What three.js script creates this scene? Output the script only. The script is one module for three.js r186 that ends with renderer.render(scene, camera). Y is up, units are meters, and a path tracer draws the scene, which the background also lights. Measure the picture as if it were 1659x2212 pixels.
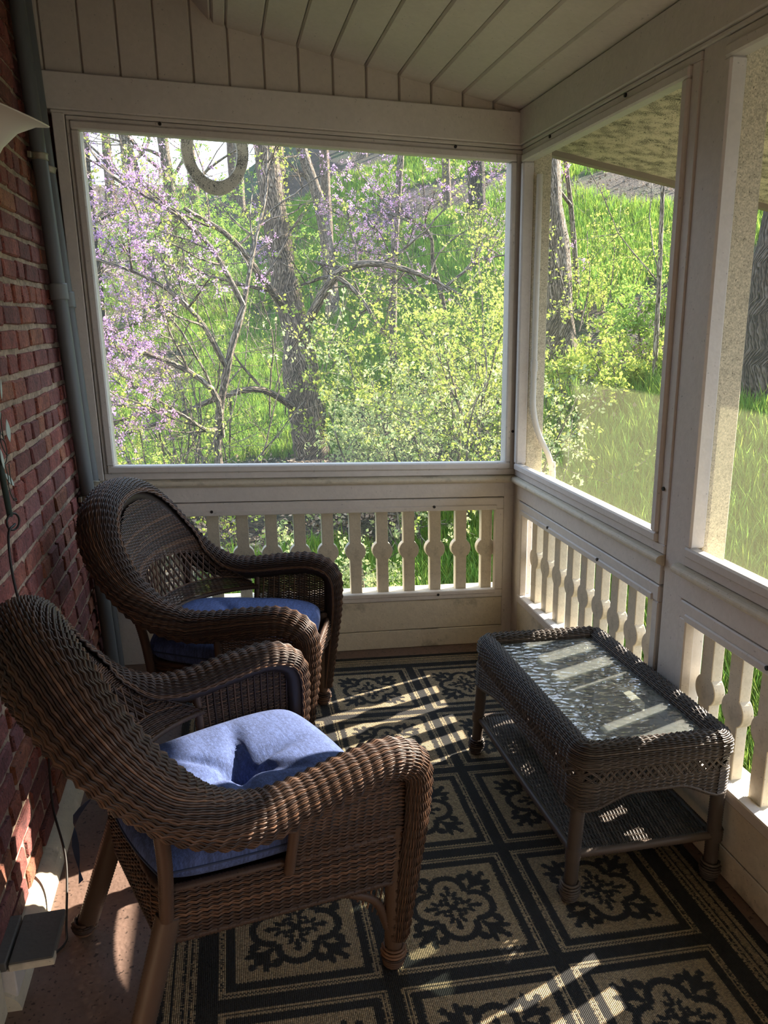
import * as THREE from 'three';
import { mergeGeometries } from 'three/addons/utils/BufferGeometryUtils.js';

// ------------------------------------------------------------------ camera, sky, sun, exposure
const scene = new THREE.Scene();
const camera = new THREE.PerspectiveCamera(67.29, 1659 / 2212, 0.05, 400);
camera.matrixAutoUpdate = true;
camera.position.set(-1.3964, 1.6865, 3.5685);
camera.quaternion.setFromRotationMatrix(new THREE.Matrix4().makeBasis(
  new THREE.Vector3(0.97887, -0.01749, 0.20374), new THREE.Vector3(0.06717, 0.96856, -0.23955), new THREE.Vector3(-0.19314, 0.24817, 0.94927)));
const renderer = new THREE.WebGLRenderer();
renderer.toneMapping = THREE.LinearToneMapping;
renderer.toneMappingExposure = 1.5;
renderer.shadowMap.enabled = true;

const SUN = new THREE.Vector3(1, 0.53, -0.37).normalize();
{ // pale spring sky with thin high cloud, brighter round the sun
  const W = 512, H = 256, d = new Float32Array(W * H * 4);
  const h2 = (x, y) => { const q = Math.sin(x * 127.1 + y * 311.7) * 43758.5453; return q - Math.floor(q); };
  const vn = (x, y, p) => { const i = Math.floor(x), j = Math.floor(y), f = x - i, g = y - j, u = f * f * (3 - 2 * f), v = g * g * (3 - 2 * g), m = (k) => ((k % p) + p) % p; return (h2(m(i), j) * (1 - u) + h2(m(i + 1), j) * u) * (1 - v) + (h2(m(i), j + 1) * (1 - u) + h2(m(i + 1), j + 1) * u) * v; };
  for (let j = 0; j < H; j++) for (let i = 0; i < W; i++) {
    const el = ((j + 0.5) / H - 0.5) * Math.PI, az = ((i + 0.5) / W - 0.5) * 2 * Math.PI, x = Math.cos(az) * Math.cos(el), y = Math.sin(el), z = Math.sin(az) * Math.cos(el), t = Math.max(0, y);
    const cs = Math.max(0, x * SUN.x + y * SUN.y + z * SUN.z), glow = 0.35 * cs * cs + 0.9 * Math.pow(cs, 24), k = 1 - Math.exp(-t * 2.6);
    const cl = Math.max(0, Math.min(1, 1.8 * (0.55 * vn(i / 32, j / 14, 16) + 0.3 * vn(i / 16, j / 7, 32) + 0.15 * vn(i / 8, j / 4, 64)) - 0.55)) * 0.6;
    const c = [0.80 - 0.46 * k, 0.90 - 0.32 * k, 1.10 - 0.14 * k].map((q, n) => ((q * (1 - cl) + [1.0, 1.0, 1.02][n] * cl) * (1 + glow)) * (y < -0.02 ? 0.35 : 1) * 2.3);
    d.set([c[0], c[1], c[2], 1], (j * W + i) * 4);
  }
  const t = new THREE.DataTexture(d, W, H, THREE.RGBAFormat, THREE.FloatType); t.mapping = THREE.EquirectangularReflectionMapping; t.colorSpace = THREE.LinearSRGBColorSpace; t.magFilter = t.minFilter = THREE.LinearFilter; t.wrapS = THREE.RepeatWrapping; t.needsUpdate = true;
  scene.background = t; scene.environment = t;
}
const sun = new THREE.DirectionalLight(new THREE.Color().setRGB(1.0, 0.88, 0.73), 19.5);
sun.name = 'sun';
sun.position.copy(SUN).multiplyScalar(40);
sun.target.position.set(-1, 0, 1);
sun.castShadow = true;
sun.shadow.mapSize.set(4096, 4096);
Object.assign(sun.shadow.camera, { left: -14, right: 14, top: 14, bottom: -14, near: 1, far: 110 });
scene.add(sun, sun.target);

// ------------------------------------------------------------------ helpers
const V = (x, y, z) => new THREE.Vector3(x, y, z);
function rng(seed) { let a = seed >>> 0; return () => { a = (a + 0x6D2B79F5) >>> 0; let t = a; t = Math.imul(t ^ (t >>> 15), t | 1); t ^= t + Math.imul(t ^ (t >>> 7), t | 61); return ((t ^ (t >>> 14)) >>> 0) / 4294967296; }; }
const lerp = (a, b, t) => a + (b - a) * t, clamp = (x, a = 0, b = 1) => Math.min(b, Math.max(a, x));
const smooth = (a, b, x) => { const t = clamp((x - a) / (b - a)); return t * t * (3 - 2 * t); };
const SL = -0.04558;                                   // the porch floor falls away from the brick house
const tilt = (g) => { const p = g.attributes.position; for (let i = 0; i < p.count; i++) p.setY(i, p.getY(i) + SL * p.getX(i)); return g; };
const taken = {};
const numbered = (n) => { const k = taken[n] = (taken[n] ?? -1) + 1; return k ? n + '_' + String(k).padStart(3, '0') : n; };
function mesh(name, geo, mat, parent) { const m = new THREE.Mesh(geo, mat); m.name = parent === scene ? numbered(name) : name; m.castShadow = m.receiveShadow = true; parent.add(m); return m; }
function thing(name, label, category, pos = [0, 0, 0], group) { const g = new THREE.Group(); g.name = numbered(name); g.position.set(...pos); g.userData = { label, category }; if (group) g.userData.group = group; scene.add(g); return g; }
function structure(name, label, category) { const g = new THREE.Group(); g.name = name; g.userData = { label, category, kind: 'structure' }; scene.add(g); return g; }
// chamfered box with flat faces
function cbox(x0, x1, y0, y1, z0, z1, c = 0.003) {
  const X = [x0, x1], Y = [y0, y1], Z = [z0, z1], pos = [];
  const P = (i, j, k, a) => { const s = [i ? -1 : 1, j ? -1 : 1, k ? -1 : 1], v = [X[i], Y[j], Z[k]]; for (let d = 0; d < 3; d++) if (d !== a) v[d] += s[d] * c; return v; };
  const ctr = [(x0 + x1) / 2, (y0 + y1) / 2, (z0 + z1) / 2];
  const tri = (a, b, d) => { const u = [0, 1, 2].map((i) => b[i] - a[i]), w = [0, 1, 2].map((i) => d[i] - a[i]);
    const n = [u[1] * w[2] - u[2] * w[1], u[2] * w[0] - u[0] * w[2], u[0] * w[1] - u[1] * w[0]];
    const m = [0, 1, 2].map((i) => (a[i] + b[i] + d[i]) / 3 - ctr[i]);
    if (n[0] * m[0] + n[1] * m[1] + n[2] * m[2] < 0) pos.push(...a, ...d, ...b); else pos.push(...a, ...b, ...d); };
  const quad = (a, b, d, e) => { tri(a, b, d); tri(a, d, e); };
  for (const s of [0, 1]) {
    quad(P(s, 0, 0, 0), P(s, 1, 0, 0), P(s, 1, 1, 0), P(s, 0, 1, 0));
    quad(P(0, s, 0, 1), P(1, s, 0, 1), P(1, s, 1, 1), P(0, s, 1, 1));
    quad(P(0, 0, s, 2), P(1, 0, s, 2), P(1, 1, s, 2), P(0, 1, s, 2));
  }
  for (const s of [0, 1]) for (const t of [0, 1]) {
    quad(P(0, s, t, 1), P(1, s, t, 1), P(1, s, t, 2), P(0, s, t, 2));
    quad(P(s, 0, t, 0), P(s, 1, t, 0), P(s, 1, t, 2), P(s, 0, t, 2));
    quad(P(s, t, 0, 0), P(s, t, 1, 0), P(s, t, 1, 1), P(s, t, 0, 1));
    for (const r of [0, 1]) tri(P(s, t, r, 0), P(s, t, r, 1), P(s, t, r, 2));
  }
  const g = new THREE.BufferGeometry();
  g.setAttribute('position', new THREE.Float32BufferAttribute(pos, 3));
  g.computeVertexNormals();
  return uvm(g);
}
// uv in metres from the dominant direction of each face
function uvm(g) {
  const p = g.attributes.position, n = g.attributes.normal, uv = new Float32Array(p.count * 2);
  for (let i = 0; i < p.count; i++) {
    const a = Math.abs(n.getX(i)), b = Math.abs(n.getY(i)), c = Math.abs(n.getZ(i));
    if (a >= b && a >= c) { uv[2 * i] = p.getZ(i); uv[2 * i + 1] = p.getY(i); } else if (b >= c) { uv[2 * i] = p.getX(i); uv[2 * i + 1] = p.getZ(i); } else { uv[2 * i] = p.getX(i); uv[2 * i + 1] = p.getY(i); }
  }
  g.setAttribute('uv', new THREE.BufferAttribute(uv, 2));
  return g;
}
const joined = (list) => mergeGeometries(list.map((g) => { const h = g.index ? g.toNonIndexed() : g; if (!h.attributes.uv) uvm(h); for (const k of Object.keys(h.attributes)) if (!['position', 'normal', 'uv'].includes(k)) h.deleteAttribute(k); return h; }));
// ---- tubes gathered into one mesh
class Tubes {
  constructor(colored = true) { this.p = []; this.n = []; this.c = colored ? [] : null; this.uv = []; this.i = []; }
  // pts: [[x,y,z]...]; rad: number or array; ref: array of reference normals or null
  add(pts, rad, sides, col = [1, 1, 1], ref = null, flat = 1, cap = false) {
    const N = pts.length; if (N < 2) return;
    let nx = 0, ny = 0, nz = 0, base = this.p.length / 3, run = 0;
    for (let k = 0; k < N; k++) {
      const a = pts[Math.max(0, k - 1)], b = pts[Math.min(N - 1, k + 1)], q = pts[k];
      let tx = b[0] - a[0], ty = b[1] - a[1], tz = b[2] - a[2]; const tl = Math.hypot(tx, ty, tz) || 1; tx /= tl; ty /= tl; tz /= tl;
      if (ref) { nx = ref[k][0]; ny = ref[k][1]; nz = ref[k][2]; } else if (k === 0) { if (Math.abs(ty) < 0.9) { nx = 0; ny = 1; nz = 0; } else { nx = 1; ny = 0; nz = 0; } }
      let d = nx * tx + ny * ty + nz * tz; nx -= d * tx; ny -= d * ty; nz -= d * tz; let l = Math.hypot(nx, ny, nz) || 1; nx /= l; ny /= l; nz /= l;
      const bx = ty * nz - tz * ny, by = tz * nx - tx * nz, bz = tx * ny - ty * nx, r = typeof rad === 'number' ? rad : rad[k];
      if (k) run += Math.hypot(q[0] - pts[k - 1][0], q[1] - pts[k - 1][1], q[2] - pts[k - 1][2]);
      for (let s = 0; s < sides; s++) {
        const t = (s / sides) * 6.28318, c = Math.cos(t), e = Math.sin(t);
        const ox = c * nx * flat + e * bx, oy = c * ny * flat + e * by, oz = c * nz * flat + e * bz;
        this.p.push(q[0] + r * ox, q[1] + r * oy, q[2] + r * oz);
        const mx = c * nx + e * bx * flat, my = c * ny + e * by * flat, mz = c * nz + e * bz * flat, ml = Math.hypot(mx, my, mz) || 1;
        this.n.push(mx / ml, my / ml, mz / ml); if (this.c) this.c.push(col[0], col[1], col[2]); this.uv.push(run, (s / sides) * 6.28 * r);
      }
      if (k) for (let s = 0; s < sides; s++) { const a0 = base + (k - 1) * sides + s, a1 = base + (k - 1) * sides + (s + 1) % sides, b0 = a0 + sides, b1 = a1 + sides; this.i.push(a0, a1, b1, a0, b1, b0); }
    }
    if (cap) for (const k of [0, N - 1]) { const o = base + k * sides; for (let s = 1; s < sides - 1; s++) k ? this.i.push(o, o + s, o + s + 1) : this.i.push(o, o + s + 1, o + s); }
  }
  geo() {
    const g = new THREE.BufferGeometry();
    g.setAttribute('position', new THREE.Float32BufferAttribute(this.p, 3)); g.setAttribute('normal', new THREE.Float32BufferAttribute(this.n, 3)); g.setAttribute('uv', new THREE.Float32BufferAttribute(this.uv, 2));
    if (this.c) g.setAttribute('color', new THREE.Float32BufferAttribute(this.c, 3));
    g.setIndex(this.i); return g;
  }
}
const arr = (v) => [v.x, v.y, v.z];
function curvePts(ctrl, n, tension = 0.5) { return new THREE.CatmullRomCurve3(ctrl.map((c) => V(c[0], c[1], c[2])), false, 'catmullrom', tension).getSpacedPoints(n).map(arr); }
// ---- computed textures
function hash(x, y, s) { let h = Math.imul(x | 0, 374761393) + Math.imul(y | 0, 668265263) + Math.imul(s | 0, 1442695041); h = Math.imul(h ^ (h >>> 13), 1274126177); return ((h ^ (h >>> 16)) >>> 0) / 4294967296; }
function vnoise(x, y, per, s) { const ix = Math.floor(x), iy = Math.floor(y), fx = x - ix, fy = y - iy, u = fx * fx * (3 - 2 * fx), v = fy * fy * (3 - 2 * fy), m = (a) => ((a % per) + per) % per;
  return lerp(lerp(hash(m(ix), m(iy), s), hash(m(ix + 1), m(iy), s), u), lerp(hash(m(ix), m(iy + 1), s), hash(m(ix + 1), m(iy + 1), s), u), v); }
function fbm(u, v, per, oct, s) { let a = 0, w = 0.5, t = 0; for (let i = 0; i < oct; i++) { a += w * vnoise(u * per, v * per, per, s + i * 17); t += w; w *= 0.55; per *= 2; } return a / t; }
function tex(size, fn, srgb = true, rep = 1, repY = rep) {
  const d = new Uint8Array(size * size * 4);
  for (let j = 0; j < size; j++) for (let i = 0; i < size; i++) { const c = fn((i + 0.5) / size, (j + 0.5) / size), o = (j * size + i) * 4; const a = typeof c === 'number' ? [c, c, c] : c; for (let k = 0; k < 3; k++) d[o + k] = clamp(a[k]) * 255; d[o + 3] = 255; }
  const t = new THREE.DataTexture(d, size, size); t.wrapS = t.wrapT = THREE.RepeatWrapping; t.magFilter = THREE.LinearFilter; t.minFilter = THREE.LinearMipmapLinearFilter; t.generateMipmaps = true;
  if (srgb) t.colorSpace = THREE.SRGBColorSpace; t.repeat.set(rep, repY); t.needsUpdate = true; return t;
}
const std = (o) => new THREE.MeshStandardMaterial(o), phys = (o) => new THREE.MeshPhysicalMaterial(o);
const lin = (r, g, b) => new THREE.Color().setRGB(r, g, b);

// ------------------------------------------------------------------ materials
const paintMap = tex(512, (u, v) => { const n = fbm(u, v, 4, 5, 3), f = fbm(u, v, 64, 3, 9), sp = fbm(u, v, 90, 2, 21); let k = 0.93 + 0.07 * (n - 0.5) + 0.05 * (f - 0.5); if (sp > 0.885) k -= 0.16; return [k, k * 0.985, k * 0.955]; }, true, 1.1);
const paintBump = tex(256, (u, v) => 0.6 * fbm(u, v, 8, 4, 5) + 0.4 * fbm(u * 1, v, 64, 2, 6), false, 2.2);
const M = {};
M.paint = std({ color: lin(0.69, 0.66, 0.635), map: paintMap, roughness: 0.5, bumpMap: paintBump, bumpScale: 0.0012 });
M.ceil = std({ color: lin(0.63, 0.585, 0.54), map: paintMap, roughness: 0.6, bumpMap: paintBump, bumpScale: 0.001 });
M.railpaint = std({ color: lin(0.68, 0.65, 0.58), roughness: 0.6, bumpMap: paintBump, bumpScale: 0.002,
  map: tex(512, (u, v) => { const n = fbm(u, v, 5, 5, 31), g = fbm(u, v, 40, 3, 33), sp = fbm(u, v, 110, 2, 37); let k = 0.92 + 0.08 * (g - 0.5) - 0.22 * smooth(0.58, 0.78, n); if (sp > 0.86) k -= 0.25; return [k, k * 0.97, k * 0.90]; }, true, 1.7) });
// alligatored, flaking exterior paint
const flake = (u, v) => { let d1 = 9, d2 = 9; const N = 46, x = u * N, y = v * N, ix = Math.floor(x), iy = Math.floor(y);
  for (let a = -1; a < 2; a++) for (let b = -1; b < 2; b++) { const cx = ix + a, cy = iy + b, m = (q) => ((q % N) + N) % N, px = cx + hash(m(cx), m(cy), 71), py = cy + hash(m(cx), m(cy), 72), d = Math.hypot(x - px, y - py); if (d < d1) { d2 = d1; d1 = d; } else if (d < d2) d2 = d; } return d2 - d1; };
const flakeMap = tex(1024, (u, v) => { const w = 0.03 * (fbm(u, v, 24, 3, 77) - 0.5), e = flake(u + w, v + w), n = fbm(u, v, 9, 4, 79), f = fbm(u, v, 120, 2, 80); let k = 0.88 + 0.14 * (f - 0.5) - 0.18 * smooth(0.5, 0.75, n); const crack = smooth(0.16, 0.02, e) * smooth(0.30, 0.62, n + 0.25 * (f - 0.5)); k = lerp(k, 0.10, crack * 0.95); if (fbm(u, v, 60, 2, 83) > 0.8) k *= 0.4; return [k, k * 0.96, k * 0.87]; }, true, 2.6);
M.peel = std({ color: lin(0.86, 0.83, 0.76), map: flakeMap, roughness: 0.85, bumpMap: flakeMap, bumpScale: 0.003 });
M.jamb = std({ color: lin(0.78, 0.74, 0.66), roughness: 0.8, map: tex(512, (u, v) => { const f = fbm(u, v, 150, 2, 90), n = fbm(u, v, 12, 4, 91); let k = 0.86 + 0.34 * (f - 0.5) - 0.05 * smooth(0.5, 0.7, n); if (fbm(u, v, 150, 2, 92) > 0.80) k *= 0.6; return [k, k * 0.96, k * 0.87]; }, true, 2) });
M.screw = std({ color: lin(0.02, 0.018, 0.016), roughness: 0.5, metalness: 0.4 });
M.floor = std({ color: lin(0.27, 0.175, 0.135), roughness: 0.55, map: tex(512, (u, v) => { const n = fbm(u, v, 6, 5, 41), f = fbm(u, v, 70, 3, 43), sp = fbm(u, v, 100, 2, 47); let k = 0.86 + 0.16 * (n - 0.5) + 0.12 * (f - 0.5); if (sp > 0.78) k *= 0.6; return [k, k, k]; }, true, 1.3), bumpMap: paintBump, bumpScale: 0.002 });
M.mortar = std({ color: lin(0.56, 0.41, 0.29), roughness: 0.95, map: tex(256, (u, v) => { const n = fbm(u, v, 12, 4, 51), f = fbm(u, v, 60, 2, 53); const k = 0.75 + 0.35 * (n - 0.5) + 0.3 * (f - 0.5); return [k, k, k]; }, true, 2.5), bumpMap: paintBump, bumpScale: 0.006 });
const brickMap = tex(512, (u, v) => { const n = fbm(u, v, 7, 4, 61), f = fbm(u, v, 40, 3, 63), s = fbm(u, v, 100, 2, 65); let k = 0.8 + 0.35 * (n - 0.5) + 0.35 * (f - 0.5); if (s > 0.78) k *= 0.55; return [k, k * (0.97 + 0.1 * (n - 0.5)), k]; }, true, 2.6);
M.bricks = [[0.300, 0.085, 0.060], [0.250, 0.078, 0.062], [0.330, 0.105, 0.060], [0.235, 0.085, 0.075], [0.340, 0.125, 0.062], [0.190, 0.058, 0.046]].map((c) => std({ color: lin(...c), map: brickMap, roughness: 0.85, bumpMap: brickMap, bumpScale: 0.004 }));
M.weathered = std({ color: lin(0.26, 0.215, 0.17), map: paintMap, roughness: 0.8 });
M.conduit = std({ color: lin(0.100, 0.108, 0.108), roughness: 0.45 });
M.coupling = std({ color: lin(0.15, 0.16, 0.155), roughness: 0.5 });
M.clamp = std({ color: lin(0.30, 0.27, 0.20), roughness: 0.45, metalness: 0.7 });
M.wicker = phys({ color: lin(1, 1, 1), vertexColors: true, roughness: 0.45, specularIntensity: 0.55 });
M.wrap = std({ color: lin(0.075, 0.045, 0.031), roughness: 0.45 });
M.wrapGrey = std({ color: lin(0.062, 0.050, 0.042), roughness: 0.45 });
const clothMap = tex(256, (u, v) => { const a = 0.5 + 0.5 * Math.sin(u * 6.28318 * 64), b = 0.5 + 0.5 * Math.sin(v * 6.28318 * 64), n = fbm(u * 1, v, 64, 2, 101), m = fbm(u, v, 16, 3, 103), sl = fbm(u * 0.25, v, 32, 2, 105); const k = 0.72 + 0.12 * a * (1 - b) - 0.08 * b + 0.28 * (n - 0.5) + 0.18 * (m - 0.5) + 0.2 * (sl - 0.5); return [k * 0.97, k * 0.98, Math.min(1, k * 1.06)]; }, true, 9);
M.cushion = std({ color: lin(0.120, 0.180, 0.370), map: clothMap, roughness: 0.95, bumpMap: clothMap, bumpScale: 0.001, side: THREE.DoubleSide });
M.tie = std({ color: lin(0.030, 0.045, 0.095), roughness: 0.9, side: THREE.DoubleSide });
const glassBump = tex(512, (u, v) => { const w = fbm(u, v, 6, 3, 111) * 0.12; return 0.8 * fbm(u + w, v + w, 16, 1, 113) + 0.2 * fbm(u + w, v, 32, 1, 115); }, false, 2.2, 4.4);
M.glass = phys({ color: lin(0.66, 0.71, 0.68), transmission: 0.88, thickness: 0, roughness: 0.06, ior: 2.0, bumpMap: glassBump, bumpScale: 0.0045 });
M.screenFabric = phys({ color: lin(0.56, 0.55, 0.36), transmission: 0.5, thickness: 0, roughness: 1, transparent: true, opacity: 0.115, specularIntensity: 0, side: THREE.DoubleSide });
M.screenClear = phys({ color: lin(0.6, 0.6, 0.55), transmission: 0.5, thickness: 0, roughness: 1, transparent: true, opacity: 0.10, specularIntensity: 0, side: THREE.DoubleSide });
// ------------------------------------------------------------------ the porch: floor, ceiling, roof, walls
const ceilY = (x) => (x > -1.347 ? 2.558 - 0.2101 * x : 2.841 - 1.07 * (x + 1.347));
function prism(pts, z0, z1) {            // polygon in x, y drawn out along z
  const s = new THREE.Shape(pts.map((p) => new THREE.Vector2(p[0], p[1]))), g = new THREE.ExtrudeGeometry(s, { depth: z1 - z0, bevelEnabled: false });
  g.translate(0, 0, z0); return uvm(g.index ? g.toNonIndexed() : g);
}
function prismY(pts, y0, y1) {           // polygon in x, z drawn out upwards
  const s = new THREE.Shape(pts.map((p) => new THREE.Vector2(p[0], -p[1]))), g = new THREE.ExtrudeGeometry(s, { depth: y1 - y0, bevelEnabled: false });
  g.rotateX(-Math.PI / 2); g.translate(0, y0, 0); return uvm(g.index ? g.toNonIndexed() : g);
}
function prismX(pts, x0, x1) {           // polygon in z, y drawn out along x
  const s = new THREE.Shape(pts.map((p) => new THREE.Vector2(-p[0], p[1]))), g = new THREE.ExtrudeGeometry(s, { depth: x1 - x0, bevelEnabled: false });
  g.rotateY(Math.PI / 2); g.translate(x0, 0, 0); return uvm(g.index ? g.toNonIndexed() : g);
}
const ZB = 4.7;                                        // the house end of the porch, behind the camera
const floorG = mesh('floor', tilt(cbox(-2.2, 0.2, -0.12, 0, -0.16, ZB + 0.1, 0.004)), M.floor, scene);
floorG.userData = { label: 'brown painted porch floor sloping gently to the rail', category: 'floor', kind: 'structure' };

const ceiling = structure('ceiling', 'cream tongue and groove ceiling of wide boards under the sloping roof', 'ceiling');
{
  const seams = []; for (let x = 0.0; x > -1.33; x -= 0.1437) seams.push(x); seams.push(-1.347);
  for (let i = 0; i + 1 < seams.length; i++) {
    const b = seams[i], a = seams[i + 1], c = ceilY, h = 0.008;
    mesh('ceiling_board', prism([[a + 0.0022, c(a) + h], [a + h, c(a + h)], [b - h, c(b - h)], [b - 0.0022, c(b) + h], [b - 0.0022, c(b) + 0.022], [a + 0.0022, c(a) + 0.022]], -0.1, ZB), M.ceil, ceiling);
  }
  for (let k = 0; k < 5; k++) {
    const a = -1.352 - 0.1437 * (k + 1) , b = -1.352 - 0.1437 * k, c = (x) => 2.841 - 1.07 * (x + 1.347), h = 0.006;
    mesh('ceiling_board', prism([[a + 0.001, c(a) + h], [a + h, c(a + h)], [b - h, c(b - h)], [b - 0.001, c(b) + h], [b + 0.02, c(b) + 0.05], [a + 0.02, c(a) + 0.05]], -0.1, ZB), M.ceil, ceiling);
  }
  mesh('ceiling_backing', prism([[0.1, ceilY(0) - 0.021 + 0.018], [-1.347, 2.841 + 0.018], [-2.25, 3.84], [-2.25, 3.9], [-1.32, 2.93], [0.1, ceilY(0) + 0.09]], -0.1, ZB), M.ceil, ceiling);
}
const roof = structure('roof', 'deep sloping porch roof with flaking painted eave outside the screens', 'roof');
mesh('roof_deck', prism([[1.46, 2.30], [0.1, 2.66], [-1.347, 2.99], [-2.3, 4.0], [-2.3, 4.12], [-1.3, 3.12], [0, 2.8], [1.46, 2.40]], -0.16, ZB + 0.1), M.weathered, roof);
mesh('soffit', prism([[1.44, 2.466 - 0.195 * 1.44], [0.05, 2.466 - 0.195 * 0.05], [0.05, 2.52], [1.44, 2.26]], -0.14, ZB + 0.1), M.peel, roof);
mesh('rake_board', prism([[1.47, 2.155], [0.115, 2.418], [0.115, 2.56], [-0.1, 2.62], [-0.1, 2.78], [1.47, 2.42]], -0.165, -0.12), M.weathered, roof);
mesh('fascia', cbox(1.44, 1.47, 2.152, 2.40, -0.165, ZB + 0.1, 0.003), M.paint, roof);

const hb = { hT: 2.549, hB: 2.401, oT: 2.343, oB: 0.967, sill: 0.9, mould: 0.862, ap: 0.79, bT: 0.728, bB: 0.298, p1: 0.256, p2: 0.098 };
const bb = (x0, x1, y0, y1, z0, z1, c) => tilt(cbox(x0, x1, y0, y1, z0, z1, c));
// half-round sill moulding profile, out from the wall by d
const mouldProfile = (y0, y1, d) => { const h = y1 - y0, r = []; r.push([0, y0]); r.push([d * 0.35, y0]); r.push([d * 0.42, y0 + h * 0.12]); for (let k = 0; k <= 8; k++) { const t = -Math.PI / 2 + Math.PI * k / 8; r.push([d * 0.55 + d * 0.45 * Math.cos(t), y0 + h * 0.56 + h * 0.40 * Math.sin(t)]); } r.push([d * 0.2, y1]); r.push([0, y1]); return r; };
// flat wooden baluster with a round lobe at mid-height, drawn in x, y about x = 0
function balusterGeo() {
  const w = 0.0265, R = 0.049, y0 = hb.bB - 0.02, y1 = hb.bT + 0.02, yc = (hb.bB + hb.bT) / 2, a0 = Math.asin(w / R), s = new THREE.Shape();
  const side = (sg) => { const p = []; for (let k = 0; k <= 14; k++) { const t = a0 + (Math.PI - 2 * a0) * k / 14; p.push([sg * R * Math.sin(t), yc - R * Math.cos(t)]); } return p; };
  const L = [[w, y0], [w, yc - R * Math.cos(a0) - 0.002], ...side(1), [w, yc + R * Math.cos(a0) + 0.002], [w, y1]];
  const all = [...L, ...L.slice().reverse().map(([x, y]) => [-x, y])];
  all.forEach(([x, y], i) => (i ? s.lineTo(x, y) : s.moveTo(x, y)));
  const g = new THREE.ExtrudeGeometry(s, { depth: 0.034, bevelEnabled: true, bevelSize: 0.002, bevelThickness: 0.002, bevelSegments: 1 });
  g.translate(0, 0, -0.017); return uvm(g.index ? g.toNonIndexed() : g);
}
const balG = balusterGeo();
const screwG = new THREE.CylinderGeometry(0.0068, 0.0068, 0.006, 12); screwG.rotateX(Math.PI / 2);
const screwGR = new THREE.CylinderGeometry(0.0068, 0.0068, 0.006, 12); screwGR.rotateZ(Math.PI / 2);

// ---- back wall
const wallBack = structure('wall_back', 'white boarded end wall with a baluster rail below the large screen', 'wall');
{
  const W = wallBack, P = M.paint;
  for (let i = 0; i < 15; i++) {
    const a = Math.max(-2.06, -2.006 + 0.1435 * (i - 1)), b = Math.min(0.02, -2.006 + 0.1435 * i), h = 0.007;
    if (b - a < 0.02) continue;
    mesh('gable_board', prismY([[a + 0.0022, -h], [a + h, 0], [b - h, 0], [b - 0.0022, -h], [b - 0.0022, -0.02], [a + 0.0022, -0.02]], 2.53 + SL * b - 0.06, i < 6 ? 3.75 : 2.92), M.ceil, W);
  }
  mesh('gable_backing', prism([[-2.2, 2.5], [0.12, 2.45], [0.12, 2.62], [-1.36, 2.9], [-2.2, 3.8]], -0.1, -0.016), M.ceil, W);
  mesh('header_beam', bb(-2.06, 0.0, hb.hB + 0.012, hb.hT, -0.115, 0.024, 0.004), P, W);
  mesh('header_bead', bb(-2.0, 0.0, hb.hB - 0.004, hb.hB + 0.012, -0.1, 0.014, 0.004), P, W);
  mesh('casing_board', bb(-1.995, -1.947, hb.sill, hb.hB, -0.115, 0.018, 0.003), P, W);
  mesh('jamb', bb(-1.945, -1.90, hb.sill - 0.03, hb.hB, -0.115, -0.004, 0.002), M.jamb, W);
  mesh('outer_sill', bb(-2.0, 0.0, 0.84, 0.918, -0.125, -0.002, 0.004), M.railpaint, W);
  mesh('sill_moulding', tilt(prismX(mouldProfile(hb.mould, hb.sill, 0.034), -2.0, -0.004)), M.railpaint, W);
  mesh('apron_board', bb(-2.0, -0.05, hb.ap, hb.mould, -0.05, 0.006, 0.003), P, W);
  const x0 = -1.80, x1 = -0.097, f = 0.042;
  mesh('rail_frame', joined([bb(x0 - f, x1 + f, hb.bT, hb.ap - 0.004, -0.03, 0.008, 0.004), bb(x0 - f, x1 + f, hb.p1 + 0.002, hb.bB, -0.03, 0.008, 0.004), bb(x0 - f, x0, hb.bB, hb.bT, -0.03, 0.007, 0.004), bb(x1, x1 + f, hb.bB, hb.bT, -0.03, 0.007, 0.004)]), P, W);
  const rbead = mesh('rail_bead', joined([bb(x0 - 0.004, x1 + 0.004, hb.bT - 0.004, hb.bT + 0.022, -0.02, 0.014, 0.004), bb(x0 - 0.004, x1 + 0.004, hb.bB - 0.018, hb.bB + 0.004, -0.02, 0.014, 0.004)]), P, W);
  mesh('plank', bb(-2.0, -0.055, hb.p2 + 0.0015, hb.p1 - 0.0015, -0.06, 0, 0.003), M.railpaint, W);
  mesh('plank', bb(-2.0, -0.05, 0.001, hb.p2 - 0.0015, -0.06, 0.002, 0.003), M.railpaint, W);
  mesh('plank_backing', bb(-2.0, 0.0, 0.0, hb.p1 + 0.02, -0.11, -0.055, 0.002), M.railpaint, W);
  mesh('outer_rail', joined([bb(-2.0, 0, hb.bT + 0.005, 0.85, -0.11, -0.025, 0.003), bb(-2.0, 0, hb.p1 - 0.02, hb.bB - 0.004, -0.12, -0.02, 0.003)]), M.railpaint, W);
  mesh('corner_post', bb(-0.055, 0.0, 0.0, hb.hB, -0.06, 0.002, 0.003), P, W);
  mesh('end_post', bb(-2.06, x0 - f, 0.0, hb.ap, -0.11, 0.012, 0.004), P, W);
  mesh('corner_filler', cbox(-2.25, -1.985, -0.1, 3.8, -0.11, -0.045, 0.002), M.bricks[5], W);
  for (let i = 0; i < 13; i++) { const g = balG.clone(); g.translate(-0.129 - 0.1361 * i, 0, -0.055); mesh('baluster', tilt(g), M.railpaint, W); }
  for (const [x, y] of [[-1.49, 0.746], [-0.42, 0.746], [-0.4, 0.286]]) { const g = screwG.clone(); g.translate(x, y + SL * x, 0.0135); mesh('screw', g, M.screw, rbead); }
}
function ring(boxes) { return joined(boxes); }
const win1 = structure('window_1', 'wide clear insect screen in a white frame looking onto the redbud', 'window');
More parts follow.
